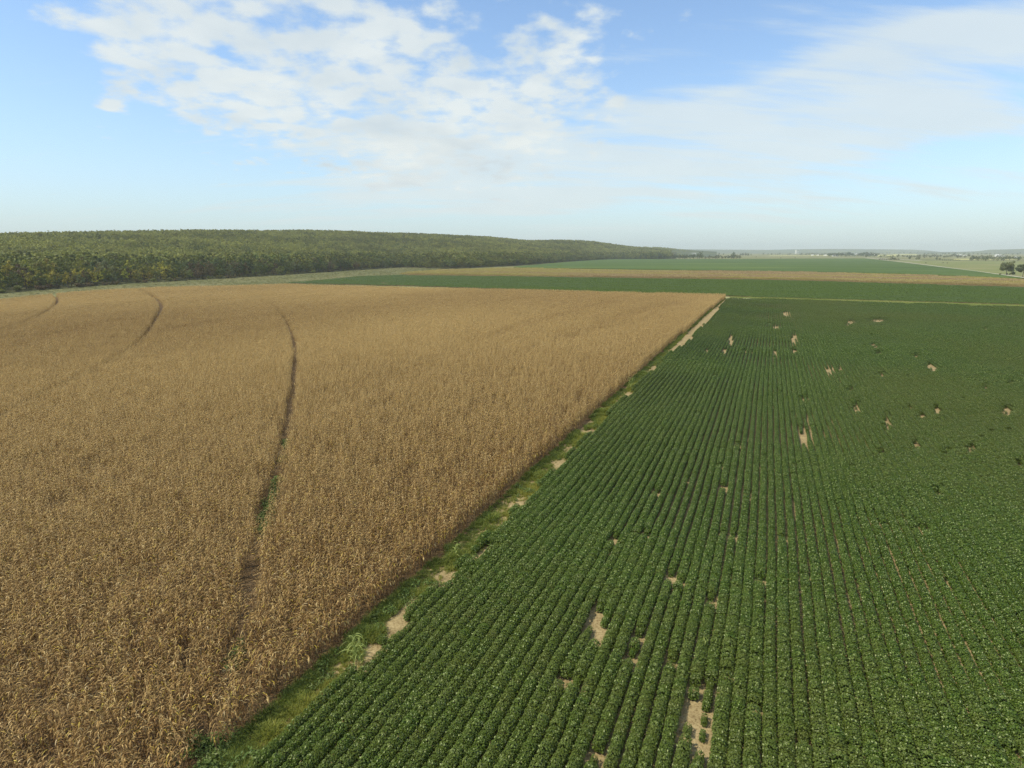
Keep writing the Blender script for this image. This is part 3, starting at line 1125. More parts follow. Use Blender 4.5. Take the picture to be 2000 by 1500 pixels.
# ------------------------------------------------------------------ far strips: soybean, then corn
def patch_template(k, seed, rows, L, sp, n, leaf, hh, mat, name, spike=False):
    r = random.Random(seed + k)
    mb = MB()
    for j in range(rows):
        xx = (j - (rows - 1) / 2) * sp
        for i in range(n):
            yy = r.uniform(-L / 2, L / 2)
            an = r.uniform(-1.3, 1.3)
            if spike:
                c = Vector((xx + r.gauss(0, .12), yy, hh * (.45 + .55 * r.random() ** .6)))
                az = r.uniform(0, 6.28)
                a = Vector((math.cos(az) * .45, math.sin(az) * .45, r.uniform(-1, 1))).normalized()
                nr = a.cross(Vector((r.uniform(-1, 1), r.uniform(-1, 1), .3))).normalized()
                b = nr.cross(a)
                mb.quad(c - a * leaf, c - b * leaf * .28, c + a * leaf, c + b * leaf * .28, min(1, max(0, r.gauss(.25 + .3 * c.z / hh, .2))))
            else:
                c = Vector((xx + math.sin(an) * sp * .46, yy, hh * (.35 + .65 * math.cos(an) ** .7) + r.gauss(0, .04)))
                nr = Vector((math.sin(an) + r.gauss(0, .35), r.gauss(0, .35), .4 + math.cos(an))).normalized()
                a = nr.cross(Vector((r.uniform(-1, 1), r.uniform(-1, 1), .1))).normalized()
                b = nr.cross(a)
                s = leaf * r.uniform(.7, 1.3)
                mb.quad(c - a * s, c - b * s * .7, c + a * s, c + b * s * .7, min(1, max(0, r.gauss(.45, .25))))
    return mb.mesh('%s_%d' % (name, k), mat)


SOY2_POLY = [xy(317.5, -70), xy(317, -16), xy(314, 98), xy(311, 220), xy(455, 175), at(2000, 563), at(1500, 548), at(1250, 545), at(1000, 541), at(780, 538.8), at(700, 541.3), at(600, 551), at(560, 554), at(800, 559)]
CORN2_POLY = [at(2200, 569.5), at(2000, 562.5), at(1500, 547.4), at(1250, 544.4), at(1000, 540.4), at(800, 538), at(780, 537.5), at(858, 526.6, 2), at(1000, 523, 2), at(1250, 528, 2), at(1500, 530, 2), at(1750, 535, 2), at(2000, 545, 2), at(2200, 556, 2)]
sheet('field_soil', SOY2_POLY, 0.045, M['soil'])
sheet('field_soil', CORN2_POLY, 0.06, M['soil'])


def build_far():
    us = np.arange(300, 520, 2.8)
    ws = np.arange(-345, 260, 4.0)
    U, W = [q.ravel() for q in np.meshgrid(us, ws)]
    x, y = xy(U, W)
    k = inpoly(x, y, SOY2_POLY) & in_view(x, y, 20)
    gap = vnoise(U * 2.5, W * .7, 9, 71)
    k &= ~((gap < .06) & (W < -60))
    px_, py_ = proj(x, y, np.full(x.shape, .4))
    k &= ~((np.abs(px_ - 747) < 16) & (np.abs(py_ - 553) < 1.6) & (RNG.random(x.shape) < .6))
    U, W, x, y = U[k], W[k], x[k], y[k]
    n = len(x)
    tm = [patch_template(k, 900, 4, 4.1, .7, 130, .17, .78, M['far_soy'], 'soy_patch') for k in range(8)]
    tint = np.clip(.2 + 1.2 * (vnoise(U * 2.2, W * .4, 30, 72) - .45) + .5 * (vnoise(U, W, 7, 73) - .5) + np.interp(W, [-320, -150, 0], [.55, .15, 0]), 0, 1)
    scatter('soybean_field', x, y, np.full(n, .05), -PSI + math.pi / 2 + RNG.integers(0, 2, n) * math.pi, np.stack([np.ones(n), np.ones(n), .9 + .35 * (vnoise(U, W, 12, 74) - .5) + RNG.normal(0, .06, n)], 1),
            tint, tm, 'green soybean strip lying between the big corn field and the narrow corn strip', 'soybean field')
    us = np.arange(440, 790, 3.04)
    ws = np.arange(-400, 300, 4.0)
    U, W = [q.ravel() for q in np.meshgrid(us, ws)]
    x, y = xy(U, W)
    k = inpoly(x, y, CORN2_POLY) & in_view(x, y, 30)
    U, W, x, y = U[k], W[k], x[k], y[k]
    n = len(x)
    tm = [patch_template(k, 950, 4, 4.1, .76, 95, .30, 2.3, M['far_corn'], 'corn_patch', True) for k in range(8)]
    tint = np.clip(.10 + 1.6 * (vnoise(U * 2.0, W * .5, 60, 75) - .45) + .5 * (vnoise(U * 2, W, 14, 76) - .5) + np.interp(W, [-320, -200, -60, 60, 180], [.75, .5, .0, .0, .3]), 0, 1)
    scatter('corn_field', x, y, np.full(n, .06), -PSI + math.pi / 2 + RNG.integers(0, 2, n) * math.pi, np.stack([np.ones(n), np.ones(n), .95 + .3 * (vnoise(U, W, 12, 77) - .5) + RNG.normal(0, .06, n)], 1),
            tint, tm, 'narrow strip of dry corn between two far soybean fields', 'corn field')


build_far()


# ------------------------------------------------------------------ grass verge, weeds, pasture tufts
def tuft(k, seed, nb, h, spread, width, mat, name, rise=(.8, 1.4), droop=(.5, 1.8)):
    r = random.Random(seed + k)
    mb = MB()
    for i in range(nb):
        a, q = r.uniform(0, 6.28), spread * math.sqrt(r.random())
        blade(mb, (math.cos(a) * q, math.sin(a) * q, 0), r.uniform(0, 6.28), h * r.uniform(.6, 1.2), width * r.uniform(.7, 1.3), r.uniform(*rise), r.uniform(*droop), min(1, max(0, r.gauss(.5, .25))), 3, r)
    return mb.mesh('%s_%d' % (name, k), mat)


def weed_bush(k, seed, n, rad, h, leaf, mat, name):
    r = random.Random(seed + k)
    mb = MB()
    for i in range(5):
        a = r.uniform(0, 6.28)
        mb.tube([(0, 0, 0), (math.cos(a) * rad * .5, math.sin(a) * rad * .5, h * .7)], [.008, .004], 3, .1)
    for i in range(n):
        a, q, e = r.uniform(0, 6.28), math.sqrt(r.random()), r.random()
        c = Vector((math.cos(a) * rad * q, math.sin(a) * rad * q, h * (.2 + .8 * e * (1 - .5 * q * q))))
        nr = Vector((r.gauss(0, .5) + math.cos(a) * q * .6, r.gauss(0, .5) + math.sin(a) * q * .6, 1)).normalized()
        d = nr.cross(Vector((r.uniform(-1, 1), r.uniform(-1, 1), .2))).normalized()
        b = nr.cross(d)
        s = leaf * r.uniform(.6, 1.3)
        mb.quad(c - d * s, c - b * s * .45, c + d * s, c + b * s * .45, min(1, max(0, r.gauss(.3 + .5 * e, .2))))
    return mb.mesh('%s_%d' % (name, k), mat)


def build_verge():
    n0 = 26000
    U = 12 + 296 * RNG.random(n0) ** 1.35
    W = RNG.uniform(-20.9, -17.9, n0)
    x, y = xy(U, W)
    k = in_view(x, y)
    k &= ~((edge_field(x, y) < 1) & (RNG.random(n0) < .86 + .1 * (vnoise(x, y, .8, 86) > .5)))
    k &= ~((U > 134) & (W > np.interp(U, [134, 213, 260, 305], [-19.5, -19.5, -18.9, -18.2]) + .4 * (vnoise(U, U, 5, 81) - .5)))
    k &= W > np.interp(U, [140, 213, 260, 305], [-21, -20.4, -19.7, -18.9])
    edge = -18.55 + .5 * (vnoise(U, U, 3, 82) - .5)
    k &= W < edge + .35
    k &= vnoise(U, W, 1.6, 83) > .22
    k &= ~((edge_field(x, y) < 2.0) & (RNG.random(n0) < .7))
    U, W, x, y = U[k], W[k], x[k], y[k]
    n = len(x)
    tm = [tuft(k, 1200, 24, .45, .20, .030, M['grass'], 'grass_tuft', (.9, 1.45), (.3, 1.5)) for k in range(8)]
    tint = np.clip(.05 + 1.7 * (vnoise(U, W, 4.5, 84) - .42) + .5 * (W + 19.4) + RNG.normal(0, .22, n), 0, 1)
    scatter('verge_grass', x, y, np.full(n, .02), RNG.uniform(0, 6.28, n), .30 + 1.15 * vnoise(U, W, 2.2, 85) * vnoise(U, W, .7, 89) * 1.5 + RNG.uniform(0, .2, n), tint, tm,
            'green and yellow grass verge between the dry corn and the soybean rows', 'grass')
    # broad weeds in the verge
    n = 520
    U = 13 + 210 * RNG.random(n) ** 1.5
    W = RNG.uniform(-20.5, -18.4, n)
    x, y = xy(U, W)
    k = in_view(x, y) & ~(edge_field(x, y) < 1) & (vnoise(U, W, 3, 87) > .45) & ~((U > 134) & (W > -19.7))
    x, y = x[k], y[k]
    n = len(x)
    tm = [weed_bush(k, 1300, 60, .32, .45, .07, M['weed'], 'weed_plant') for k in range(6)]
    # green weeds inside the wheel track
    line = smooth_line(TRACK1)
    tx, ty = [], []
    for (a, b), (c, d) in zip(line, line[1:]):
        L = math.hypot(c - a, d - b)
        for i in range(int(L * 5) + 1):
            q = random.random()
            tx.append(a + (c - a) * q + random.gauss(0, .28))
            ty.append(b + (d - b) * q + random.gauss(0, .28))
    tx, ty = np.array(tx), np.array(ty)
    k = (vnoise(tx, ty, 3.2, 88) > .60) & (np.hypot(tx, ty) < 75)
    tx, ty = tx[k], ty[k]
    bx, by = at(410, 1462)
    ex = bx + RNG.normal(0, .8, 26)
    ey = by + RNG.normal(0, .5, 26)
    scatter('weed_cover', np.concatenate([x, ex]), np.concatenate([y, ey]), np.full(n + 26, .02), RNG.uniform(0, 6.28, n + 26), RNG.uniform(.6, 1.25, n + 26), RNG.uniform(0, .6, n + 26), tm,
            'broad leaved green weeds scattered along the grass verge', 'weeds')
    m = len(tx)
    scatter('weed_cover', tx, ty, np.full(m, .02), RNG.uniform(0, 6.28, m), RNG.uniform(.7, 1.4, m), RNG.uniform(0, .5, m), tm,
            'green weeds growing inside the dark wheel track through the corn', 'weeds')
    n0 = 5200
    W = RNG.uniform(-17, 190, n0)
    q = RNG.random(n0)
    U = np.interp(W, [-18, -16, 98, 300], [305.5, 305.5, 299, 289]) * (1 - q) + np.interp(W, [-16, 98, 300], [316.5, 313.5, 309]) * q
    x, y = xy(U, W)
    k = in_view(x, y, 20) & ~((W < -4) & (U < 311) & (vnoise(U, W, 3, 93) < .75))
    x, y = x[k], y[k]
    n = len(x)
    tm = [tuft(k, 1500, 34, .75, .55, .045, M['path_tuft'], 'path_tuft') for k in range(6)]
    scatter('path_grass', x, y, np.full(n, .05), RNG.uniform(0, 6.28, n), RNG.uniform(.5, 1.1, n), np.clip(vnoise(x, y, 14, 94) * 1.5 - .4, 0, 1), tm,
            'light yellow green grass growing along the path between two soybean fields', 'grass')
    # pasture tufts between the corn and the forest
    n0 = 16000
    xs = RNG.uniform(-340, 20, n0)
    ys = RNG.uniform(200, 930, n0)
    k = inpoly(xs, ys, left_pasture) & in_view(xs, ys, 20)
    xs, ys = xs[k], ys[k]
    n = len(xs)
    tm = [tuft(k, 1400, 30, .55, .7, .05, M['pasture_tuft'], 'dry_tuft') for k in range(6)]
    scatter('pasture_grass', xs, ys, np.full(n, .03), RNG.uniform(0, 6.28, n), RNG.uniform(.7, 1.9, n), np.clip(vnoise(xs, ys, 30, 91) * 1.3 - .2, 0, 1), tm,
            'pale rough grass between the corn field and the forest edge', 'grass')


build_verge()

# ------------------------------------------------------------------ single weeds that stand out
WEED_MESH = {}


def cane_clump(name, u, y, h, label, nst=5, seed=1, lean=0.0):
    r = random.Random(seed)
    px_, py_ = at(u, y)
    root = link(name, None, None, (px_, py_, .02))
    tag(root, label, 'weed')
    for i in range(nst):
        st, lf = MB(), MB()
        b = Vector((r.gauss(0, .14), r.gauss(0, .14), 0))
        ln = Vector((r.gauss(lean, .16), r.gauss(0, .16), 0))
        hh = h * r.uniform(.75, 1.05)
        pts = [b + ln * hh * q * q + UP * hh * q for q in (0, .35, .7, 1)]
        st.tube(pts, [.014, .012, .009, .004], 4, .6)
        stem = link('stem', st.mesh('stem', M['cane']), root)
        for j in range(9):
            q = .2 + .78 * j / 9
            blade(lf, b + ln * hh * q * q + UP * hh * q, r.uniform(0, 6.28), h * r.uniform(.3, .5), .055, r.uniform(.7, 1.25), r.uniform(1.6, 3.0), r.random(), 5, r)
        link('leaf_blades', lf.mesh('leaf_blades', M['cane']), stem)
    return root


cane_clump('cane_clump', 699, 1304, 2.0, 'tall pale green cane like weed standing alone on the grass verge', 6, 3)
cane_clump('cane_clump', 1369, 1270, 1.25, 'single thin pale weed bent over above the soybean rows', 1, 5, .45)
cane_clump('cane_clump', 887, 1092, 1.5, 'slim pale weed stalk at the foot of the corn edge', 2, 8)
cane_clump('cane_clump', 1232, 762, 2.2, 'far light green cane weed beside the corn edge at the small sandy gap', 5, 9)

# ------------------------------------------------------------------ trees


def tree_parts(seed, h, rw, leafs, size, trunk_q=.28, shape='round', lean=0.0):
    r = random.Random(seed)
    wood, crown = MB(), MB()
    top = Vector((r.gauss(lean, .04) * h, r.gauss(0, .04) * h, h * .8))
    trunk = [Vector((0, 0, -.3)), top * .25 + Vector((r.gauss(0, .1), r.gauss(0, .1), 0)), top * .55, top]
    rad = h * .022
    wood.tube(trunk, [rad * 1.3, rad, rad * .7, rad * .2], 6, .5)
    centers = []
    nb = 9
    for i in range(nb):
        az = i * 2.4 + r.uniform(-.5, .5)
        q = trunk_q + (.92 - trunk_q) * i / nb
        p0 = top * q
        fall = math.sin(math.pi * min(1, max(.15, (q - trunk_q * .6) / (1.06 - trunk_q * .6)))) if shape != 'column' else .75
        ln = rw * (.55 + .5 * fall) * r.uniform(.7, 1.1)
        e = r.uniform(.15, .7)
        p1 = p0 + Vector((math.cos(az) * ln * .55, math.sin(az) * ln * .55, ln * .35 * e))
        p2 = p0 + Vector((math.cos(az) * ln, math.sin(az) * ln, ln * e))
        wood.tube([p0, p1, p2], [rad * .42, rad * .28, rad * .08], 4, .5)
        centers += [(p2, rw * r.uniform(.28, .42)), (p1 + UP * rw * .15, rw * r.uniform(.25, .38))]
        if r.random() < .6:
            centers.append((p2 + Vector((r.gauss(0, .25), r.gauss(0, .25), r.gauss(.2, .2))) * rw, rw * r.uniform(.2, .3)))
    centers += [(top + UP * h * .08, rw * .34), (top + UP * h * .16, rw * .22)]
    per = leafs // len(centers)
    for c, cr in centers:
        bv = r.uniform(.15, .85)
        for k in range(per):
            d = Vector((r.gauss(0, 1), r.gauss(0, 1), r.gauss(0, 1) * .8)).normalized()
            p = c + d * cr * (r.random() ** .4)
            if p.z < h * .08:
                continue
            nr = (d + Vector((r.gauss(0, .5), r.gauss(0, .5), r.gauss(.3, .5)))).normalized()
            a = nr.cross(Vector((r.uniform(-1, 1), r.uniform(-1, 1), r.uniform(-1, 1)))).normalized()
            b = nr.cross(a)
            s = size * r.uniform(.6, 1.3)
            crown.quad(p - a * s, p - b * s * .7, p + a * s, p + b * s * .7, min(1, max(0, bv + r.gauss(0, .2))))
    return wood, crown


def shrub_parts(seed, h, rw, leafs, size):
    r = random.Random(seed)
    wood, crown = MB(), MB()
    for i in range(5):
        a = r.uniform(0, 6.28)
        wood.tube([(0, 0, -.2), (math.cos(a) * rw * .3, math.sin(a) * rw * .3, h * .4), (math.cos(a) * rw * .6, math.sin(a) * rw * .6, h * .75)], [.06, .045, .02], 4, .5)
    for k in range(9):
        a, q = r.uniform(0, 6.28), r.random() ** .5
        c = Vector((math.cos(a) * rw * .65 * q, math.sin(a) * rw * .65 * q, h * r.uniform(.35, .78)))
        bv = r.uniform(.2, .8)
        for i in range(leafs // 9):
            d = Vector((r.gauss(0, 1), r.gauss(0, 1), r.gauss(0, 1))).normalized()
            p = c + d * rw * .38 * r.random() ** .4
            p.z = max(p.z, .1)
            nr = (d + Vector((r.gauss(0, .5), r.gauss(0, .5), .3))).normalized()
            x_ = nr.cross(Vector((r.uniform(-1, 1), r.uniform(-1, 1), r.uniform(-1, 1)))).normalized()
            b = nr.cross(x_)
            s = size * r.uniform(.6, 1.3)
            crown.quad(p - x_ * s, p - b * s * .7, p + x_ * s, p + b * s * .7, min(1, max(0, bv + r.gauss(0, .2))))
    return wood, crown


TREE_SRC = {}
for i in range(6):
    w_, c_ = tree_parts(40 + i, 12.0, (3.6, 4.2, 3.1, 4.6, 3.8, 3.3)[i], 1100, .34, (.22, .2, .3, .2, .26, .35)[i], lean=(0, .04, 0, -.05, .02, 0)[i])
    tw = w_.mesh('trunk', M['bark'])
    for kd in ('dark', 'olive', 'yellow', 'brown', 'grey'):
        TREE_SRC[(i, kd)] = (tw, c_.mesh('crown', CROWN[kd]))
SHRUB_SRC = {}
for i in range(3):
    w_, c_ = shrub_parts(70 + i, 3.2, 2.2, 420, .24)
    tw = w_.mesh('stems', M['bark'])
    for kd in ('dark', 'olive', 'yellow', 'brown', 'grey'):
        SHRUB_SRC[(i, kd)] = (tw, c_.mesh('foliage', CROWN[kd]))


def place(src, name, part_names, x, y, z, s, rz, label, cat, group=None):
    o = link(name, None, None, (x, y, z), (0, 0, rz), s if isinstance(s, tuple) else (s, s, s))
    tag(o, label, cat, group)
    for me, pn in zip(src, part_names):
        link(pn, me, o)
    return o


KIND_WORD = {'dark': 'dark green', 'olive': 'olive green', 'yellow': 'yellow green', 'brown': 'brownish', 'grey': 'grey green'}


def stretch(u):
    for lim, wd in ((60, 'at the left end of the forest'), (140, 'above the leftmost curved track'), (230, 'between the two leftmost curved tracks'),
                    (340, 'above the second curved track'), (470, 'behind the weedy strip right of the second track'), (600, 'above the tip of the green strip'),
                    (720, 'left of the pasture hump'), (830, 'at the pasture hump'), (930, 'where the narrow corn strip begins'), (1030, 'at the near tip of the farthest field'),
                    (1160, 'along the edge of the farthest field'), (9999, 'at the far end of the forest')):
        if u < lim:
            return wd


def build_forest():
    cell = 7.4
    gx, gy = np.meshgrid(np.arange(-1100, 640, cell), np.arange(200, 2700, cell))
    x = (gx + RNG.uniform(-.42, .42, gx.shape) * cell).ravel()
    y = (gy + RNG.uniform(-.42, .42, gy.shape) * cell).ravel()
    u = u_of(x, y)
    k = (u > -260) & (u < 1310)
    x, y, u = x[k], y[k], u[k]
    z, Db, Dr = hill_height(u, y)
    t = y - Db
    k = (t > 3) & (y < Dr + 60)
    x, y, z, u, t, Dr, Db = x[k], y[k], z[k], u[k], t[k], Dr[k], Db[k]
    belt = t < BELT
    n = len(x)
    h = np.where(belt, np.interp(t, [0, 12, 40, 125], [6.5, 9.3, 12.0, 12.5]), 8.6) * RNG.uniform(.68, 1.3, n)
    # a clear lane where the ground starts to rise
    # the front of the wood: single trees
    score = np.hypot(x, y) + t * 5.5 + 1e5 * (u < -40) + 1e5 * (t > 70)
    order = np.argsort(score)
    front = order[:285]
    mask = np.ones(n, bool)
    mask[front] = False
    for i in front:
        r = random.random()
        uu = u[i]
        if uu < 330:
            kd = 'yellow' if (r < .42 and t[i] < 45) else 'olive' if r < .62 else 'dark' if r < .86 else 'brown' if r < .95 else 'grey'
        elif uu < 800:
            kd = 'dark' if r < .52 else 'olive' if r < .72 else 'brown' if r < .93 else 'grey'
        else:
            kd = 'dark' if r < .5 else 'olive' if r < .75 else 'grey'
        depth = 'front row' if t[i] < 11 else 'second row' if t[i] < 22 else 'inner'
        sz = 'tall' if h[i] > 12.6 else 'low' if h[i] < 8.2 else 'mid-sized'
        lab = '%s %s %s tree %s' % (sz, KIND_WORD[kd], depth, stretch(uu))
        s = h[i] / 12.0
        wide = random.uniform(.95, 1.3)
        place(TREE_SRC[(random.randrange(6), kd)], 'forest_tree', ('trunk', 'crown'), x[i], y[i], z[i], (s * wide, s * wide, s), random.uniform(0, 6.28), lab, 'tree', 'trees at the front of the forest, ' + lab)
    # low brush along the foot of the wood
    for j in range(34):
        uu = random.uniform(0, 700) if j > 8 else random.uniform(60, 260)
        yy = np.interp(uu, FOOT_U, FOOT_Y) + .2
        a, b = at(uu, yy)
        b -= random.uniform(0, 3)
        kd = 'brown' if (60 < uu < 270 or random.random() < .4) else 'olive'
        s = random.uniform(.6, 1.15)
        lab = '%s forest foot shrub %s' % ('rusty brown' if kd == 'brown' else 'olive green', stretch(uu))
        place(SHRUB_SRC[(random.randrange(3), kd)], 'forest_shrub', ('stems', 'foliage'), a, b, 0, (s * 1.3, s * 1.3, s), random.uniform(0, 6.28), lab, 'shrub', 'shrubs along the forest, ' + lab)
    tm = []
    for i in range(8):
        w_, c_ = tree_parts(140 + i, 10.0, (3.6, 3.2, 4.0, 3.4, 3.8, 3.0, 4.2, 3.5)[i], 430, .55, .2)
        nv = len(w_.v)
        c_.v = c_.v
        tm.append(c_.mesh('wood_tree_%d' % i, CROWN['wood']))
    x, y, z, u, t, h, belt, Db, Dr = x[mask], y[mask], z[mask], u[mask], t[mask], h[mask], belt[mask], Db[mask], Dr[mask]
    n = len(x)
    tint = np.where(belt, -.1, .45) + .7 * (vnoise(x, y, 60, 101) - .5) + RNG.normal(0, .28, n) + .25 * np.exp(-((t - BELT - 40) / 50.0) ** 2)  # shaded belt and lit hillside are put into the crown tint
    tint = np.clip(tint + np.interp(u, [0, 400, 800], [.2, .05, -.1]), 0, 1)
    s = h / 10.0
    wide = RNG.uniform(1.0, 1.35, n)
    print('forest', n)
    scatter('forest', x, y, z - .3, RNG.uniform(0, 6.28, n), np.stack([s * wide, s * wide, s], 1), tint, tm, 'dense green forest covering the long low hill', 'forest')
    # the bare pale hill beyond, thinly wooded
    m = 2600
    uu = RNG.uniform(1150, 1352, m)
    yy = RNG.uniform(2450, 3330, m)
    xx = (uu - 1000) / KH * yy
    sk = np.interp(uu, [1060, 1120, 1180, 1240, 1290, 1340, 1400], [491, 487, 484.2, 483.2, 484, 487.8, 491.5])
    v = 750 - sk
    zt = H + (v * CP - FPX * SP) / (FPX * CP + v * SP) * 3300
    prof = np.interp(yy - 3300, [-900, -630, -360, -135, 0, 270], [0, .14, .5, .86, 1, .8])
    zz = np.maximum(zt * prof, 0) - 3.5
    keep = RNG.random(m) < np.interp(prof, [0, .5, .85, 1], [.5, .2, .7, 1])
    xx, yy, zz, uu = xx[keep], yy[keep], zz[keep], uu[keep]
    m = len(xx)
    scatter('forest', xx, yy, zz, RNG.uniform(0, 6.28, m), RNG.uniform(.7, 1.0, m) * np.interp(uu, [1300, 1352], [1, .45]), RNG.uniform(.4, 1, m), tm, 'thin woods on the smaller pale hill beyond the forest', 'forest')


build_forest()


# ------------------------------------------------------------------ trees and buildings on the plain
def dist_at(y):
    v = 750 - y
    return (FPX * CP + v * SP) * (-H) / (v * CP - FPX * SP)


def plain_tree(u, y, hpx, kd, label, wide=1.0, shrub=False, group=None):
    a, b = at(u, y)
    hm = hpx / FPX * b
    if shrub:
        s = hm / 3.2
        return place(SHRUB_SRC[(random.randrange(3), kd)], 'shrub', ('stems', 'foliage'), a, b, 0, (s * wide, s * wide, s), random.uniform(0, 6.28), label, 'shrub', group)
    s = hm / 12.0
    return place(TREE_SRC[(random.randrange(6), kd)], 'tree', ('trunk', 'crown'), a, b, 0, (s * wide, s * wide, s), random.uniform(0, 6.28), label, 'tree', group)


# the two leaning trees by the road at the right edge
def big_tree(u, y, hpx, wpx, label, seed, mat, lean):
    a, b = at(u, y)
    hm, wm = hpx / FPX * b, wpx / FPX * b
    w_, c_ = tree_parts(seed, hm, wm * .5, 5200, .46, .38, lean=lean)
    o = link('roadside_tree', None, None, (a, b, 0))
    tag(o, label, 'tree')
    link('trunk', w_.mesh('trunk', M['bark']), o)
    link('crown', c_.mesh('crown', CROWN[mat]), o)


big_tree(1966, 537, 23, 21, 'round crowned grey green tree by the gravel road at the right edge', 301, 'grey', -.05)
big_tree(1997, 541, 25, 18, 'grey green tree cut off by the right edge of the photo', 305, 'grey', .05)
plain_tree(1978.5, 537, 8, 'dark', 'small dark upright bush right beside the round roadside tree', .8, True)
for u_, wd in ((1953, 'left'), (1967, 'below'), (1972, 'right')):
    plain_tree(u_, 536.5, 3, 'brown', 'low brown scrub %s the trunk of the round roadside tree' % {'left': 'left of', 'below': 'in front of', 'right': 'right of'}[wd], 1.2, True)

# windbreak at the end of the farthest field
WB = [(1342, 505.6, 8, 'dark'), (1348, 505.6, 8, 'dark'), (1355, 505.6, 9, 'dark'), (1363, 505.6, 8, 'dark'), (1366, 505.6, 13, 'dark'), (1371, 505.6, 7, 'olive'), (1378, 505.6, 5, 'brown'),
      (1386, 505.6, 6, 'brown'), (1392, 505.6, 5, 'olive'), (1397, 505.6, 6, 'brown'), (1402, 505.6, 8, 'dark'), (1410, 505.6, 5, 'brown'), (1416, 505.6, 6, 'dark'), (1422, 505.6, 7, 'dark'),
      (1428, 505.6, 7, 'dark'), (1433, 505.6, 13, 'dark'), (1438, 505.6, 8, 'dark'), (1444, 505.6, 6, 'dark')]
nm = {1366: 'tall dark tree standing above the field end windbreak', 1433: 'tall pointed dark tree near the right end of the windbreak', 1444: 'last low dark tree closing the windbreak on its right'}
for u_, y_, h_, kd in WB:
    plain_tree(u_, y_, h_, kd, nm.get(u_, 'low %s tree in the windbreak at the end of the farthest soybean field' % KIND_WORD[kd]), 1.9 if h_ < 10 else 1.15,
               group='trees in the windbreak, ' + ('one of a kind' if u_ in nm else KIND_WORD[kd]))
for u_ in range(1205, 1345, 4):
    plain_tree(u_ + random.uniform(-2, 2), 505.8, random.uniform(7.5, 12) * (1 if u_ < 1290 else .8), random.choice(['dark', 'dark', 'olive', 'grey']), 'dark tree in the dense bank running from the forest to the windbreak', 1.7,
               group='trees in the bank at the far field end')
for u_, y_, h_, wd in ((1381, 498.5, 5.5, 'leftmost of the small trees behind the windbreak'), (1388, 498.4, 5, 'second small tree behind the windbreak'),
                       (1395, 498.4, 6.8, 'tallest of the small round trees behind the windbreak'), (1404.5, 498.6, 5, 'rightmost of the small round trees behind the windbreak'),
                       (1413, 498.4, 3.5, 'tiny far tree just right of the small round trees')):
    plain_tree(u_, y_, h_, 'dark', 'dark green ' + wd, 1.1)
for u_, h_, wd in ((1446, 5, 'left'), (1451, 6, 'middle left'), (1456, 6.4, 'middle right'), (1461, 5.6, 'right')):
    plain_tree(u_, 500.3, h_, 'dark', 'dark tree of the dense clump right of the windbreak, %s one' % wd, 1.3)
plain_tree(1467, 499, 3, 'dark', 'small dark tree just right of the dense clump', 1.2)
plain_tree(1477, 503, 2.6, 'dark', 'lone small dark tree on the pale plain right of the windbreak', 1.0)

# tree lines over the plain on the right
BANDS = [(1490, 1545, 497.4, 498.6, 3.0, 10, 'grey', 'small grey tree in the thin far line left of the white tower'),
         (1560, 1615, 497.5, 499, 3.8, 12, 'grey', 'pale grey green tree behind the small white houses'),
         (1618, 1712, 500, 501.8, 6.5, 30, 'dark', 'dark tree of the broad grove in the middle of the far plain'),
         (1620, 1720, 496.6, 498, 4.0, 16, 'grey', 'hazy grey tree at the back of the broad far grove'),
         (1716, 1800, 500.5, 504, 4.5, 16, 'olive', 'olive tree around the yellow fields right of the grove'),
         (1724, 1800, 494.8, 496, 3.0, 12, 'grey', 'hazy tree line tree behind the yellow fields'),
         (1795, 1905, 501, 504.5, 5.2, 26, 'grey', 'grey green tree in the belt behind the right pasture'),
         (1895, 1995, 506, 510, 7.0, 26, 'dark', 'dark tree in the hedge behind the right pasture near the right edge'),
         (1800, 2010, 496, 498.5, 3.2, 30, 'grey', 'faint grey tree on the distant plain below the right hill'),
         (1480, 1800, 493.6, 495.4, 2.0, 40, 'grey', 'tiny blue grey tree in the farthest tree line under the hills')]
for u0, u1, y0, y1, hp, cnt, kd, lab in BANDS:
    for i in range(cnt):
        k2 = kd
        plain_tree(u0 + (u1 - u0) * (i + random.random()) / cnt, random.uniform(y0, y1), hp * random.uniform(.65, 1.25), k2, lab, random.uniform(1.4, 2.2), group='trees of the far plain, ' + lab)
for u_, y_, h_, lab in ((1692, 503.2, 6, 'dark tree standing at the left end of the gravel road'), (1742, 507.6, 6, 'dark bush at the bend of the gravel road'), (1747, 507.6, 5, 'dark bush just right of the road bend'),
                        (1776, 507.2, 7, 'lone dark upright tree before the right pasture'), (1790, 507.4, 5, 'left dark bush of the pair beyond the road'), (1795, 507.2, 6, 'right dark bush of the pair beyond the road'),
                        (1829, 508.4, 6, 'broad dark bush at the far edge of the right pasture'), (1835, 508.4, 4.5, 'smaller dark bush touching the broad one at the pasture edge')):
    plain_tree(u_, y_, h_, 'dark', lab, 1.3)
for i in range(9):
    plain_tree(1718 + i * 4.6, 507.2, 2.2, 'brown', 'low dark hedge bush along the road before the yellow fields', 1.8, True, 'hedge bushes by the road')
for i in range(9):
    plain_tree(1840 + i * 4.2, 508.6, 1.6, 'dark', 'low clipped looking hedge bush right of the broad dark bush', 1.9, True, 'hedge bushes at the pasture edge')
for u_, y_, lab in ((1808, 514.4, 'small reddish brown bush nearest the road in the right pasture'), (1842, 514.2, 'small reddish brown bush in the middle of the right pasture'), (1850, 514.3, 'tiny brown bush right of the middle one in the right pasture'),
                    (1525, 504.4, 'low dark bush on the far rim of the farthest field'), (1553, 504.3, 'tiny dark bush on the far rim of the farthest field')):
    plain_tree(u_, y_, 1.6, 'brown' if 'brown' in lab else 'dark', lab, 1.6, True)


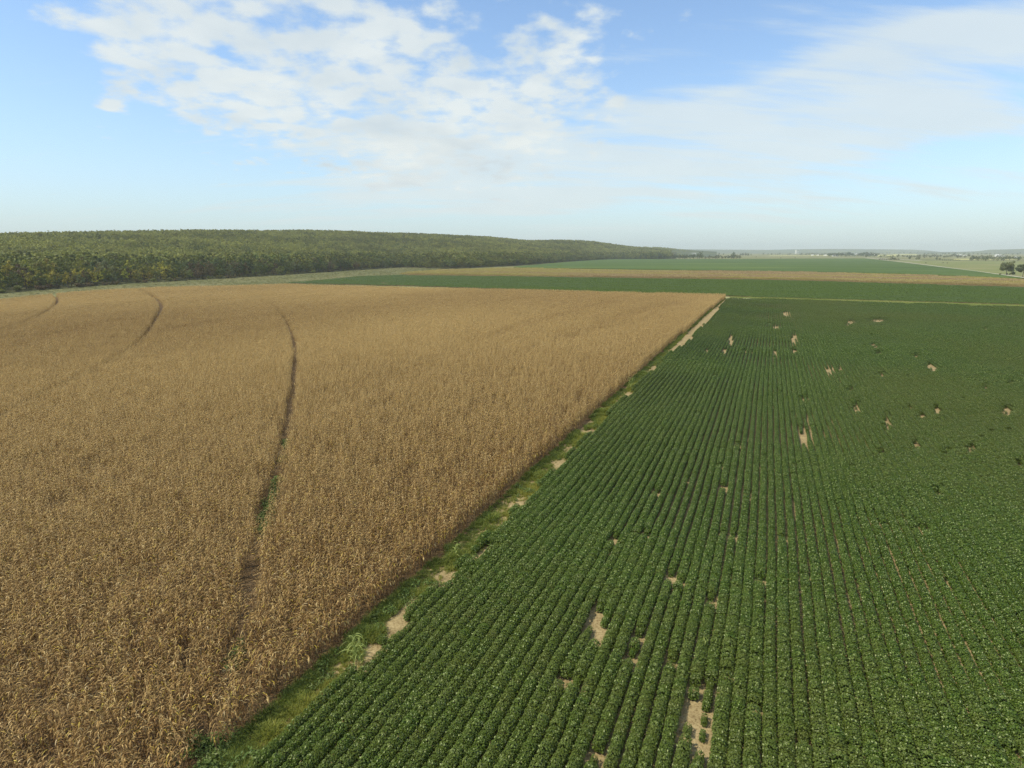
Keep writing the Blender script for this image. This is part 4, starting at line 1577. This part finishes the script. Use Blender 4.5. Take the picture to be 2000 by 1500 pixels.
def gable(mb, lx, ly, hw, hr, over=.5):
    """gabled roof over a lx by ly box, as one solid"""
    z0, z1 = hw, hw + hr
    a = [(-lx / 2 - over, -ly / 2 - over, z0), (lx / 2 + over, -ly / 2 - over, z0), (lx / 2 + over, ly / 2 + over, z0), (-lx / 2 - over, ly / 2 + over, z0), (-lx / 2 - over, 0, z1), (lx / 2 + over, 0, z1)]
    b = len(mb.v)
    mb.v += a
    for f in ((0, 1, 5, 4), (2, 3, 4, 5), (1, 2, 5), (3, 0, 4), (3, 2, 1, 0)):
        mb.f.append(tuple(b + k for k in f))
        mb.a.append(.5)


def building(name, u, y, wpx, hpx, label, cat, roof='tin', depth=.5, doors=1, windows=3, rz=0.0):
    a, b = at(u, y)
    W_, H_ = wpx / FPX * b, hpx / FPX * b
    D_ = max(6.0, W_ * depth)
    o = link(name, None, None, (a, b, 0), (0, 0, rz))
    tag(o, label, cat)
    hw, hr = H_ * .58, H_ * .42
    m = MB()
    m.box(-W_ / 2, W_ / 2, -D_ / 2, D_ / 2, -.2, hw - .01)
    link('wall', m.mesh('wall', M['white']), o)
    m = MB()
    gable(m, W_, D_, hw, hr)
    link('roof', m.mesh('roof', M[roof]), o)
    for i in range(windows):
        q = -W_ / 2 + W_ * (i + 1) / (windows + 1)
        m = MB()
        m.box(q - W_ * .03, q + W_ * .03, -D_ / 2 - .06, -D_ / 2 + .04, hw * .4, hw * .75)
        link('window', m.mesh('window', M['dark']), o)
    m = MB()
    q = -W_ * .42
    m.box(q - W_ * .04, q + W_ * .04, -D_ / 2 - .07, -D_ / 2 + .04, 0, hw * .7)
    link('door', m.mesh('door', M['dark']), o)
    return o


building('long_barn', 1346, 500, 24, 5.6, 'long low barn with a pale metal roof behind the windbreak', 'barn', 'tin', .3, 1, 4)
building('shed', 1331, 500.5, 5, 3.2, 'small white shed left of the long barn behind the windbreak', 'shed', 'tin', .8, 1, 1)
HS = [(1587, 499.3, 4.5, 2.0, 'white', 'small white house leftmost in the row on the far plain'), (1597, 499.4, 3.5, 1.8, 'white', 'tiny white house second from left on the far plain'),
      (1612, 499.6, 5, 1.9, 'white', 'small white house third from left in the row on the far plain'), (1631, 500.6, 9, 3, 'greyroof', 'wide grey roofed shed at the left foot of the far grove'),
      (1671, 498.0, 4.5, 2.4, 'tin', 'pale house half hidden in the far grove'), (1873, 500.2, 7, 3, 'tin', 'bright white roofed barn in the tree belt behind the right pasture'),
      (1884, 500.6, 5, 2.2, 'tin', 'small pale shed right of the bright white barn'), (1949, 501.3, 9, 4.2, 'tin', 'largest bright white barn near the right edge below the hill'),
      (1960, 501.2, 8, 1.8, 'tin', 'low pale shed right of the largest white barn'), (1985, 503.5, 7, 2.4, 'tin', 'pale roofed shed at the right edge among trees'), (1708, 498.8, 5, 2.4, 'white', 'small white house at the right end of the far grove')]
for u_, y_, w_, h_, rf, lab in HS:
    building('farm_house' if 'house' in lab else 'farm_shed', u_, y_, w_, h_, lab, 'house' if 'house' in lab else 'shed', rf, .6, 1, 2, random.uniform(-.3, .3))
# the white grain tower
a_, b_ = at(1556.5, 495.6)
k_ = b_ / FPX
o = link('grain_elevator', None, None, (a_, b_, 0))
tag(o, 'tall white grain tower against the far blue hills', 'grain elevator')
m = MB()
m.box(-3.0 * k_, -1.2 * k_, -1.5 * k_, 1.5 * k_, -.3, 6.6 * k_)
m.box(-2.8 * k_, -1.6 * k_, -1 * k_, 1 * k_, 6.6 * k_, 7.4 * k_)
link('headhouse', m.mesh('headhouse', M['white']), o)
for i in range(3):
    m = MB()
    m.tube([((-.5 + i * 1.25) * k_, 0, -.3), ((-.5 + i * 1.25) * k_, 0, 3.9 * k_), ((-.5 + i * 1.25) * k_, 0, 4.4 * k_)], [.62 * k_, .62 * k_, .1 * k_], 16)
    link('silo', m.mesh('silo', M['conc']), o)

# ------------------------------------------------------------------ air
m, t, out = new_mat('air')
pv = t.new('ShaderNodeVolumePrincipled')
pv.inputs['Color'].default_value = (0.80, 0.87, 0.92, 1)
pv.inputs['Density'].default_value = 0.00011
pv.inputs['Anisotropy'].default_value = 0.0
t.l.new(pv.outputs[0], out.inputs['Volume'])
hz = MB()
hz.box(-G - 300, G + 300, -G - 300, G + 300, -1.6, 130)
hm_ = hz.mesh('haze', m)
o = link('haze', hm_)
tag(o, 'thin pale air over the plain that fades the far hills', 'haze', None, 'stuff')
